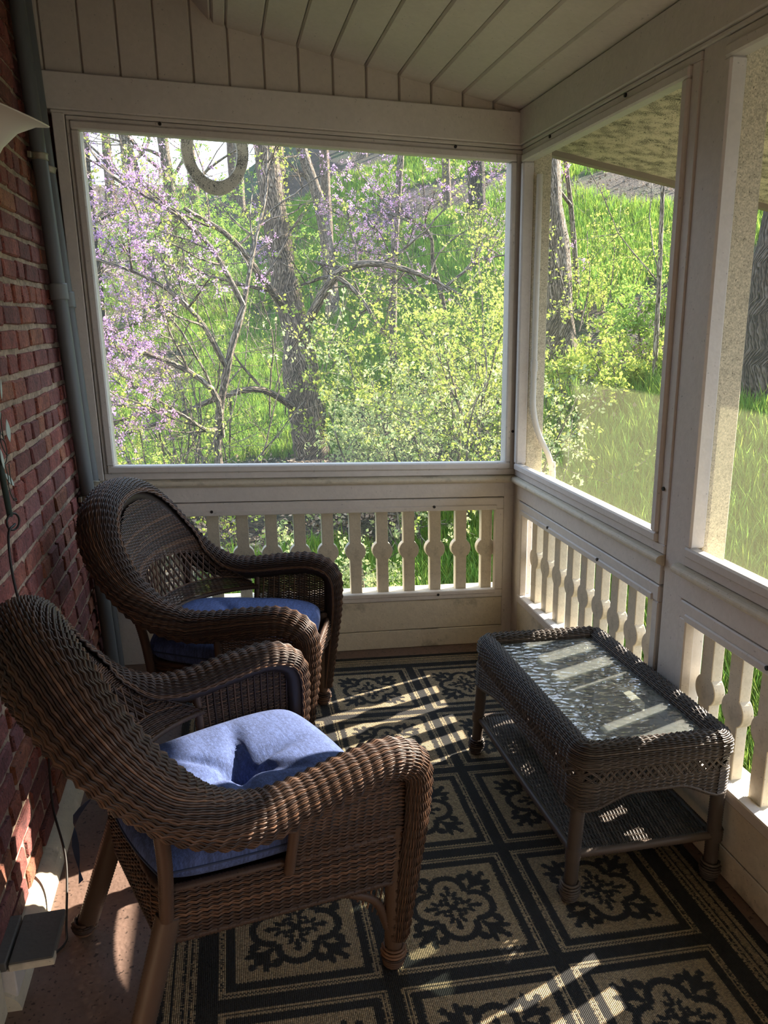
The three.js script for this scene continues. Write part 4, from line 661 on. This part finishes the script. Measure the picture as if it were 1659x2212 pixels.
// leaf and flower clusters
function cluster(n, size, spread, seed, fold = 0.3) {
  const r = rng(seed), p = [], q = new THREE.Quaternion(), e = new THREE.Euler();
  for (let k = 0; k < n; k++) { e.set(r() * 6.3, r() * 6.3, r() * 6.3); q.setFromEuler(e); const o = V((r() - 0.5) * spread, (r() - 0.5) * spread, (r() - 0.5) * spread), s = size * (0.7 + 0.6 * r()), P = [[0, 0, 0], [s * 0.5, s * 0.34, s * fold * 0.4], [s, 0, 0], [s * 0.5, -s * 0.34, s * fold * 0.4]].map((a) => V(...a).applyQuaternion(q).add(o)); for (const t of [[0, 1, 2], [0, 2, 3]]) for (const i of t) p.push(P[i].x, P[i].y, P[i].z); }
  const g = new THREE.BufferGeometry(); g.setAttribute('position', new THREE.Float32BufferAttribute(p, 3)); g.computeVertexNormals(); return g;
}
const leafC = cluster(5, 0.048, 0.07, 1), leafS = cluster(5, 0.032, 0.05, 2), flowerC = cluster(6, 0.020, 0.035, 3, 0.6), leafBig = cluster(7, 0.15, 0.35, 4), leafFar = cluster(8, 0.10, 0.4, 5);
const _m = new THREE.Matrix4(), _q = new THREE.Quaternion(), _e = new THREE.Euler(), _c = new THREE.Color();
function scatter(name, geo, mat, pts, parent, r, sMin = 0.7, sMax = 1.3, tint = 0.25) {
  const im = new THREE.InstancedMesh(geo, mat, pts.length); im.name = name; im.castShadow = im.receiveShadow = true;
  pts.forEach((p, i) => { const s = lerp(sMin, sMax, r()); _q.setFromEuler(_e.set(r() * 6.3, r() * 6.3, r() * 6.3)); im.setMatrixAt(i, _m.compose(V(p[0], p[1], p[2]), _q, V(s, s, s))); const k = 1 + tint * (r() - 0.5) * 2; im.setColorAt(i, _c.setRGB(k * (1 + 0.2 * (r() - 0.5)), k, k)); });
  im.userData = { kind: 'stuff' }; parent.add(im); return im;
}
// a limb that wanders from p along d, then forks
function limb(T, r, p, d, len, rad, depth, o, tips) {
  const n = Math.max(4, Math.round(len / (o.seg ?? 0.12))), pts = [arr(p)], rr = [rad]; let q = p.clone(), v = d.clone().normalize();
  for (let i = 1; i <= n; i++) { v.x += (r() - 0.5) * o.wander; v.y += (r() - 0.5) * o.wander + o.lift / n; v.z += (r() - 0.5) * o.wander; v.normalize(); q = q.clone().addScaledVector(v, len / n); pts.push(arr(q)); rr.push(rad * lerp(1, o.taper ?? 0.45, i / n)); if (depth <= (o.leafDepth ?? 1)) tips.push([q.x, q.y, q.z, v.x, v.y, v.z]); }
  T.add(pts, rr, depth > 2 ? 8 : depth > 0 ? 5 : 3);
  if (depth <= 0) return;
  const kids = o.kids ?? 4;
  for (let k = 0; k < kids; k++) { const i = Math.max(1, Math.min(n, Math.round(n * lerp(0.25, 1, (k + r() * 0.8) / kids)))), b = V(...pts[i]), t = V(...sub(pts[i], pts[i - 1])).normalize(), w = V(r() - 0.5, (r() - 0.5) * (o.flat ?? 1), r() - 0.5).normalize().addScaledVector(t, o.forward ?? 0.55).normalize(); limb(T, r, b, w, len * (o.shrink ?? 0.6) * (0.7 + 0.6 * r()), Math.max(0.0022, rr[i] * (o.thin ?? 0.55)), depth - 1, o, tips); }
}
const along = (tips, r, per, jit) => { const out = []; for (const t of tips) for (let k = 0; k < per; k++) if (r() < 1) out.push([t[0] + (r() - 0.5) * jit, t[1] + (r() - 0.5) * jit, t[2] + (r() - 0.5) * jit]); return out; };
const clumped = (tips, r, dens) => { const out = []; for (const t of tips) { if (fbm((t[0] + 9) / 18, (t[1] * 0.7 + t[2] + 9) / 18, 22, 2, 77) < 0.47) continue; if (r() < dens) for (let k = 0; k < 2; k++) if (r() < 0.6) out.push([t[0] + (r() - 0.5) * 0.05, t[1] + (r() - 0.5) * 0.05, t[2] + (r() - 0.5) * 0.05]); } return out; };
function trunkOf(T, pts, r0, r1, sides = 14, n = 24) { const P = curvePts(pts, n); T.add(P, P.map((_, i) => lerp(r0, r1, i / n) * (1 + 0.06 * Math.sin(i * 2.1)) * (i === 0 ? 1.35 : i === 1 ? 1.12 : 1)), sides); return P; }
const rootAt = (x, z, pts) => pts.map(([a, b, c]) => [a - x, b - ground(x, z), c - z]);
function tree(name, label, category, x, z, group) { return thing(name, label, category, [x, ground(x, z), z], group); }
const rel = (pts, x, z) => { const g0 = ground(x, z); return pts.map((p) => [p[0] - x, p[1] - g0, p[2] - z, ...p.slice(3)]); };

// ---- the large leaning tree in the middle of the end screen
{
  const x = -0.25, z = -6.9, r = rng(31), t = tree('leaning_tree', 'rough barked forked tree leaning over the bright grass behind end screen', 'tree', x, z), g0 = ground(x, z), T = new Tubes(false);
  const P = trunkOf(T, rel([[x, g0 - 0.2, z], [-0.27, 0.55, -6.9], [-0.38, 1.35, -6.9], [-0.52, 2.1, -6.92], [-0.60, 2.9, -6.95], [-0.70, 3.9, -7.0], [-0.85, 5.4, -7.1]], x, z), 0.225, 0.115);
  trunkOf(T, rel([[x - 0.12, g0 - 0.2, z + 0.1], [-0.43, 0.35, -6.82], [-0.50, 0.95, -6.82], [-0.44, 1.5, -6.88]], x, z), 0.14, 0.115);
  mesh('trunk', T.geo(), M.barkGrey, t);
  const B = new Tubes(false), tips = [], o = { wander: 0.34, lift: 0.15, kids: 4, shrink: 0.55, thin: 0.5, leafDepth: 1 };
  const arm = (pts, r0, r1, kids = 7) => { const Q = curvePts(rel(pts, x, z), 18); B.add(Q, Q.map((_, i) => lerp(r0, r1, i / 18)), 8); for (let k = 0; k < kids; k++) { const i = 4 + Math.floor((14 * (k + r())) / kids); limb(B, r, V(...Q[i]), V(r() - 0.5, r() - 0.35, r() - 0.5), 0.7 + 0.5 * r(), lerp(r0, r1, i / 18) * 0.5, 2, o, tips); } };
  arm([[-0.46, 1.30, -6.8], [-0.15, 1.85, -6.5], [0.09, 2.2, -6.32], [0.49, 2.31, -6.25], [1.05, 2.18, -6.13], [1.6, 1.9, -6.0]], 0.075, 0.02, 8);
  arm([[0.05, 2.18, -6.33], [0.30, 1.95, -6.2], [0.55, 1.55, -6.05], [0.75, 1.30, -5.9]], 0.035, 0.012, 5);
  arm([[-0.5, 1.75, -6.85], [-0.8, 2.1, -6.5], [-1.2, 2.6, -6.2], [-1.7, 2.9, -6.0]], 0.06, 0.02, 7);
  arm([[-0.48, 0.5, -6.75], [-0.95, 0.8, -6.4], [-1.5, 0.72, -6.2], [-2.1, 0.5, -6.05], [-2.9, 0.3, -5.9]], 0.05, 0.015, 8);
  mesh('branches', B.geo(), M.barkGrey, t);
  const ivy = []; for (let k = 0; k < 420; k++) { const i = 2 + Math.floor(r() * 17), a = -0.9 + r() * 2.2, q = P[i], R = 0.19; if (r() < 0.4) ivy.push([q[0] + R * Math.cos(a - 0.3), q[1] + (r() - 0.5) * 0.25, q[2] + R * Math.sin(a + 0.6)]); }
  scatter('ivy_leaves', leafS, M.leafYellow, [...ivy, ...along(tips.filter(() => r() < 0.10), r, 1, 0.05)], t, r);
}
// ---- redbud in flower
const redbudOpt = { wander: 0.30, lift: 0.12, kids: 5, shrink: 0.62, thin: 0.55, leafDepth: 1, flat: 0.7, forward: 0.7, seg: 0.10 };
function redbud(label, x, z, trunk, arms, seed, dens, group) {
  const r = rng(seed), t = tree('redbud_tree', label, 'tree', x, z, group), T = new Tubes(false), B = new Tubes(false), tips = [];
  trunkOf(T, rel(trunk, x, z), 0.05, 0.034, 9, 14); mesh('trunk', T.geo(), M.barkPale, t);
  for (const [pts, r0] of arms) { const Q = curvePts(rel(pts, x, z), 16); B.add(Q, Q.map((_, i) => lerp(r0, r0 * 0.3, i / 16)), 7); for (let k = 0; k < 8; k++) { const i = 3 + Math.floor((13 * (k + r())) / 8), dir = V(...sub(Q[i], Q[i - 1])).normalize().multiplyScalar(0.6).add(V((r() - 0.5) * 1.4, (r() - 0.45) * 1.0, (r() - 0.5) * 1.4)); limb(B, r, V(...Q[i]), dir, 0.55 + 0.45 * r(), r0 * 0.42, 2, redbudOpt, tips); } }
  mesh('branches', B.geo(), M.barkPale, t);
  scatter('blossoms', flowerC, M.blossom, clumped(tips, r, dens), t, r, 0.6, 1.35, 0.35);
  scatter('young_leaves', leafS, M.leafYellow, along(tips, r, 1, 0.06).filter(() => r() < 0.10), t, r, 0.6, 1.1);
}
redbud('redbud tree with purple blossom reaching across the left of end screen', -1.45, -4.6,
  [[-1.45, ground(-1.45, -4.6) - 0.15, -4.6], [-1.5, 0.4, -4.5], [-1.35, 1.2, -4.4], [-1.15, 1.8, -4.4]],
  [[[[-1.45, 0.5, -4.5], [-1.5, 1.0, -4.2], [-2.0, 1.35, -4.0], [-2.6, 1.5, -3.8], [-3.1, 1.55, -3.6]], 0.035], [[[-1.35, 1.2, -4.4], [-1.6, 1.7, -4.2], [-2.0, 2.05, -4.1], [-2.7, 2.3, -4.0]], 0.032], [[[-1.15, 1.8, -4.4], [-1.4, 2.3, -4.3], [-1.7, 2.6, -4.2], [-2.3, 2.95, -4.2]], 0.03], [[[-1.15, 1.8, -4.4], [-1.0, 2.4, -4.5], [-0.85, 2.9, -4.7], [-0.8, 3.5, -4.9]], 0.026], [[[-1.45, 0.6, -4.5], [-1.6, 0.62, -4.2], [-1.9, 0.85, -3.9], [-2.4, 0.8, -3.7]], 0.024]], 41, 0.62, 'redbuds in flower');
redbud('small redbud tree in blossom beside the far left trunk', -3.9, -9.2,
  [[-3.9, ground(-3.9, -9.2) - 0.15, -9.2], [-3.8, 1.4, -9.1], [-3.6, 2.4, -9.1]],
  [[[[-3.8, 1.5, -9.1], [-3.3, 2.2, -9.0], [-2.7, 2.7, -8.9]], 0.03], [[[-3.6, 2.4, -9.1], [-3.2, 3.0, -9.1], [-2.6, 3.3, -9.2]], 0.03], [[[-3.7, 1.8, -9.1], [-4.2, 2.5, -9.0], [-4.6, 2.9, -9.0]], 0.03], [[[-3.7, 1.2, -9.1], [-3.0, 1.5, -8.8], [-2.3, 1.7, -8.6]], 0.03]], 43, 0.6, 'redbuds in flower');
redbud('redbud tree in blossom between the slender pale trunk and the thicket', 1.9, -7.6,
  [[1.9, ground(1.9, -7.6) - 0.15, -7.6], [1.8, 1.7, -7.5], [1.6, 2.4, -7.4]],
  [[[[1.8, 1.6, -7.5], [1.3, 2.2, -7.4], [0.9, 2.5, -7.2]], 0.028], [[[1.6, 2.4, -7.4], [1.5, 2.8, -7.3], [0.9, 3.1, -7.2]], 0.028], [[[1.7, 2.0, -7.4], [2.3, 2.4, -7.4], [2.8, 2.5, -7.3]], 0.028]], 47, 0.55, 'redbuds in flower');
redbud('redbud branch in blossom under the eave outside corner screen', 4.4, -8.6,
  [[4.4, ground(4.4, -8.6) - 0.15, -8.6], [4.2, 3.0, -8.5], [4.0, 3.9, -8.4]],
  [[[[4.0, 3.9, -8.4], [3.7, 4.2, -8.2], [3.2, 4.3, -8.0]], 0.03], [[[4.1, 3.3, -8.4], [3.6, 3.7, -8.2], [3.2, 3.8, -8.1]], 0.03]], 49, 0.8, 'redbuds in flower');
// ---- bushes with new leaves
function bush(name, label, x, z, stems, height, spread, seed, mat, per, geo, group, opt = {}) {
  const r = rng(seed), t = tree(name, label, 'bush', x, z, group), B = new Tubes(false), tips = [];
  for (let k = 0; k < stems; k++) { const a = r() * 6.28, R = spread * 0.45 * Math.sqrt(r()); limb(B, r, V(R * Math.cos(a), -0.1, R * Math.sin(a)), V(0.45 * Math.cos(a) * (0.4 + r()), 1, 0.45 * Math.sin(a) * (0.4 + r())), height * (0.55 + 0.5 * r()), 0.011 + 0.006 * r(), 2, { wander: 0.26, lift: 0.1, kids: 5, shrink: 0.5, thin: 0.5, leafDepth: 2, seg: 0.11, ...opt }, tips); }
  mesh('stems', B.geo(), M.barkPale, t); scatter('leaves', geo ?? leafS, mat, along(tips.filter((q) => q[1] > 0.25 * height * r() && (opt.leafDepth !== 0 || r() < 0.12)), r, per, 0.07), t, r, 0.6, 1.25, 0.3);
}
const TH = 'leafy thicket outside the end screen';
bush('leafy_bush', 'dense pale green bush filling the lower right of end screen', 0.55, -2.95, 12, 1.75, 1.1, 61, M.leafPale, 1, leafS, TH);
bush('leafy_bush', 'tall yellow-green bush rising up the right edge of end screen', 1.15, -3.3, 11, 2.7, 0.9, 62, M.leafYellow, 1, leafS, TH);
bush('leafy_bush', 'low yellow-green bush at the foot of the leaning tree', 0.65, -4.5, 9, 1.15, 1.0, 63, M.leafPale, 1, leafS, TH);
bush('leafy_bush', 'spreading green bush between leaning tree and slender pale trunk', 0.9, -5.2, 10, 1.7, 1.2, 64, M.leafYellow, 1, leafC, TH);
bush('leafy_bush', 'twiggy sapling with yellow buds under the redbud branches', -1.9, -3.4, 5, 1.5, 0.5, 65, M.leafYellow, 1, leafS, TH, { leafDepth: 1 });
bush('twig_thicket', 'tangle of pale bare twigs below the redbud blossom', -2.35, -5.0, 16, 1.9, 1.7, 72, M.leafYellow, 1, leafS, 'bare thickets behind the redbud', { leafDepth: 0 });
bush('twig_thicket', 'tangle of bare twigs between redbud and leaning tree', -1.5, -5.9, 12, 1.5, 1.0, 73, M.leafYellow, 1, leafS, 'bare thickets behind the redbud', { leafDepth: 0 });
bush('twig_thicket', 'wide tangle of bare twigs on the slope behind the leaning tree', -0.9, -9.4, 14, 2.6, 3.0, 74, M.leafYellow, 1, leafS, 'bare thickets behind the redbud', { leafDepth: 0, seg: 0.2 });
bush('leafy_bush', 'small leafy shoot close behind the balusters of the end wall', -0.75, -1.9, 5, 0.75, 0.5, 66, M.leafPale, 1, leafS, TH);
bush('leafy_bush', 'broad sunlit yellow bush on the bank outside corner screen', 2.75, -4.3, 7, 0.9, 1.1, 67, M.leafYellow, 1, leafC, 'bushes on the bank beyond the corner screen');
bush('leafy_bush', 'green bush behind the sunlit one on the bank outside corner screen', 3.9, -5.2, 6, 0.8, 1.2, 68, M.leafGreen, 1, leafC, 'bushes on the bank beyond the corner screen');
bush('leafy_bush', 'thin bush of pale twigs below the hill outside corner screen', 3.6, -6.8, 6, 1.9, 1.0, 69, M.leafYellow, 1, leafS, 'bushes on the bank beyond the corner screen', { leafDepth: 1 });
bush('leafy_bush', 'dense green bush below the crest at the left of end screen', -3.0, -14.0, 12, 3.4, 2.6, 70, M.leafGreen, 2, leafC, 'bushes below the crest', { seg: 0.3 });
bush('leafy_bush', 'green bush below the crest behind the flowering redbud', -0.9, -16.0, 10, 3.0, 2.6, 71, M.leafGreen, 2, leafC, 'bushes below the crest', { seg: 0.3 });
// ---- straight trunks up the bank
function pole(label, x, z, top, r0, mat, seed, group, name = 'woodland_tree', leaf = null) {
  const r = rng(seed), t = tree(name, label, 'tree', x, z, group), T = new Tubes(false), g0 = ground(x, z), P = trunkOf(T, rel([[x, g0 - 0.3, z], ...top], x, z), r0, r0 * 0.5, 10, 16); mesh('trunk', T.geo(), mat, t);
  const B = new Tubes(false), tips = []; for (let k = 0; k < 6; k++) { const i = 6 + Math.floor(r() * 10); limb(B, r, V(...P[i]), V(r() - 0.5, 0.35, r() - 0.5), 1.2 + 1.2 * r(), r0 * 0.28, 2, { wander: 0.3, lift: 0.2, kids: 4, shrink: 0.55, thin: 0.5, seg: 0.25 }, tips); }
  mesh('branches', B.geo(), mat, t); if (leaf) scatter('leaves', leafFar, leaf, along(tips, r, 1, 0.4), t, r, 0.5, 1, 0.3);
}
const UP = 'bare trees standing up the bank';
pole('slender pale straight trunk in the right half of end screen', 1.36, -9.1, [[1.42, 2.55, -9.1], [1.55, 4.06, -9.1], [1.7, 6.5, -9.1]], 0.075, M.barkPale, 81, UP);
pole('slanting bare tree behind the leaning tree', 1.1, -13.6, [[0.95, 3.8, -14.1], [0.6, 5.1, -14.3], [0.0, 7.5, -14.5]], 0.17, M.barkGrey, 82, UP);
pole('bare upright tree beside the slanting one near the crest', 1.63, -18.2, [[1.6, 5.8, -18.2], [1.6, 9, -18.2]], 0.17, M.barkGrey, 83, UP);
pole('thick dark trunk at the left edge of end screen', -3.66, -12.2, [[-3.66, 2.8, -12.2], [-3.6, 4.9, -12.2], [-3.5, 8, -12.2]], 0.19, M.barkDark, 84, UP);
pole('bare tree curving left against the sky', -2.95, -16.4, [[-2.98, 4.4, -16.4], [-3.26, 5.8, -16.3], [-3.7, 8, -16.2]], 0.16, M.barkPale, 85, UP);
pole('twin-stemmed bare tree beside the hanging ornament', -2.3, -16.6, [[-2.3, 4.2, -16.5], [-2.4, 5.8, -16.4], [-2.6, 9, -16.4]], 0.17, M.barkPale, 86, UP);
pole('straight grey trunk behind the top of the thicket', 4.75, -17.5, [[4.76, 4, -17.5], [4.72, 5.7, -17.5], [4.7, 9, -17.5]], 0.14, M.barkGrey, 87, UP);
pole('dark trunk by the right edge of end screen', 4.9, -15.4, [[4.89, 4.4, -15.4], [4.85, 5.3, -15.4], [4.8, 9, -15.4]], 0.24, M.barkDark, 88, UP);
pole('large grey trunk outside corner screen standing on the bank', 3.14, -6.45, [[3.05, 2.3, -6.5], [2.92, 3.2, -6.55], [2.8, 5.5, -6.6], [2.7, 8, -6.6]], 0.23, M.barkGrey, 89, 'big trunks on the near bank');
pole('thin sapling on the bank outside corner screen', 3.22, -4.16, [[3.2, 2.0, -4.17], [3.18, 2.75, -4.18], [3.15, 4.2, -4.2]], 0.03, M.barkPale, 90, UP);
for (let k = 0; k < 16; k++) { const q = k / 15, x = lerp(-9, 15, q) + (R6() - 0.5) * 1.6, z = -26 - 14 * R6(), g0 = ground(x, z), l = (R6() - 0.5) * 1.2; pole('slim leafing tree far up on the wooded crest', x, z, [[x + l * 0.3, g0 + 4, z], [x + l, g0 + 9, z]], 0.16 + 0.1 * R6(), k % 3 ? M.barkGrey : M.barkPale, 200 + k, 'trees along the crest', 'woodland_tree', k % 2 ? M.leafGreen : M.leafYellow); }
// ---- the big leafy tree whose trunk shows through the second side screen; its crown keeps the sun off the end wall
{
  const x = 3.5, z = -2.75, r = rng(95), t = tree('shade_tree', 'big dark trunk outside the side screen above the low table', 'tree', x, z, 'big trunks on the near bank'), T = new Tubes(false), g0 = ground(x, z);
  trunkOf(T, rel([[x, g0 - 0.3, z], [3.5, 2.0, -2.75], [3.6, 3.0, -2.6], [3.8, 4.0, -2.2]], x, z), 0.25, 0.16); mesh('trunk', T.geo(), M.barkDark, t);
  const B = new Tubes(false), tips = [], pts = []; for (let k = 0; k < 10; k++) limb(B, r, V(0.25, 2.7, 0.4), V(r() - 0.4, 0.5 * r(), r() - 0.2), 1.2, 0.06, 2, { wander: 0.3, lift: 0.2, kids: 4, shrink: 0.6, thin: 0.5 }, tips); mesh('branches', B.geo(), M.barkDark, t);
  for (let k = 0; k < 900; k++) { const a = r() * 6.28, b = Math.acos(2 * r() - 1), R = Math.cbrt(r()); pts.push([4.2 + 1.0 * R * Math.sin(b) * Math.cos(a) - x, 4.45 + 1.15 * R * Math.cos(b) - g0, -1.95 + 0.9 * R * Math.sin(b) * Math.sin(a) - z]); }
  scatter('leaves', leafBig, M.leafGreen, pts, t, r, 0.7, 1.3);
}
// ---- grass and fallen leaves
{
  const r = rng(301), blade = []; for (let k = 0; k < 7; k++) { const a = r() * 6.28, d = 0.035 * r(), l = 0.10 + 0.10 * r(), b = 0.09 * r(), w = 0.0042, x = d * Math.cos(a), z = d * Math.sin(a), c = Math.cos(a), s = Math.sin(a); const A = [x - w * s, 0, z + w * c], Bq = [x + w * s, 0, z - w * c], C = [x + b * 0.35 * c - w * 0.8 * s, l * 0.6, z + b * 0.35 * s + w * 0.8 * c], D = [x + b * 0.35 * c + w * 0.8 * s, l * 0.6, z + b * 0.35 * s - w * 0.8 * c], E = [x + b * c, l, z + b * s]; blade.push(...A, ...Bq, ...C, ...Bq, ...D, ...C, ...C, ...D, ...E); }
  const g = new THREE.BufferGeometry(); g.setAttribute('position', new THREE.Float32BufferAttribute(blade, 3)); g.computeVertexNormals();
  const list = []; let tries = 0;
  while (list.length < 110000 && tries++ < 900000) { const D = 3.2 + 30 * Math.pow(r(), 1.7), a = -0.5 + 1.5 * r(), x = -1.4 + D * Math.sin(a), z = 3.57 - D * Math.cos(a); if ((x < 0.35 && z > -0.3) || !seen(x, z)) continue; const q = grassy(x, z); if (q + 0.14 * (r() - 0.5) < 0.505 + 0.02 * smooth(8, 16, D)) continue; list.push([x, z, D]); }
  const im = new THREE.InstancedMesh(g, M.grass, list.length); im.name = 'grass'; im.castShadow = im.receiveShadow = true;
  list.forEach(([x, z, D], i) => { const s = (0.75 + 0.7 * r()) * (0.9 + D * 0.012); _q.setFromEuler(_e.set((r() - 0.5) * 0.3, r() * 6.28, (r() - 0.5) * 0.3)); im.setMatrixAt(i, _m.compose(V(x, ground(x, z) - 0.01, z), _q, V(s, s * (0.8 + 0.4 * r()), s))); const k = 0.7 + 0.6 * r(); im.setColorAt(i, _c.setRGB(k * (0.8 + 0.5 * r()), k, k)); });
  im.userData = { label: 'bright spring grass growing in tufts over the bank', category: 'grass', kind: 'stuff' }; scene.add(im);
  const lf = [], lg = cluster(3, 0.055, 0.12, 9); for (let k = 0; k < 16000; k++) { const D = 3.2 + 24 * Math.pow(r(), 1.5), a = -0.5 + 1.5 * r(), x = -1.4 + D * Math.sin(a), z = 3.57 - D * Math.cos(a); if (x < 0.35 && z > -0.3) continue; lf.push([x, ground(x, z) + 0.012, z]); }
  const L = scatter('leaf_litter', lg, M.litter, lf, scene, r, 0.6, 1.3, 0.4); L.userData = { label: 'dry fallen leaves strewn between the grass on the bank', category: 'leaves', kind: 'stuff' };
}
renderer.render(scene, camera);
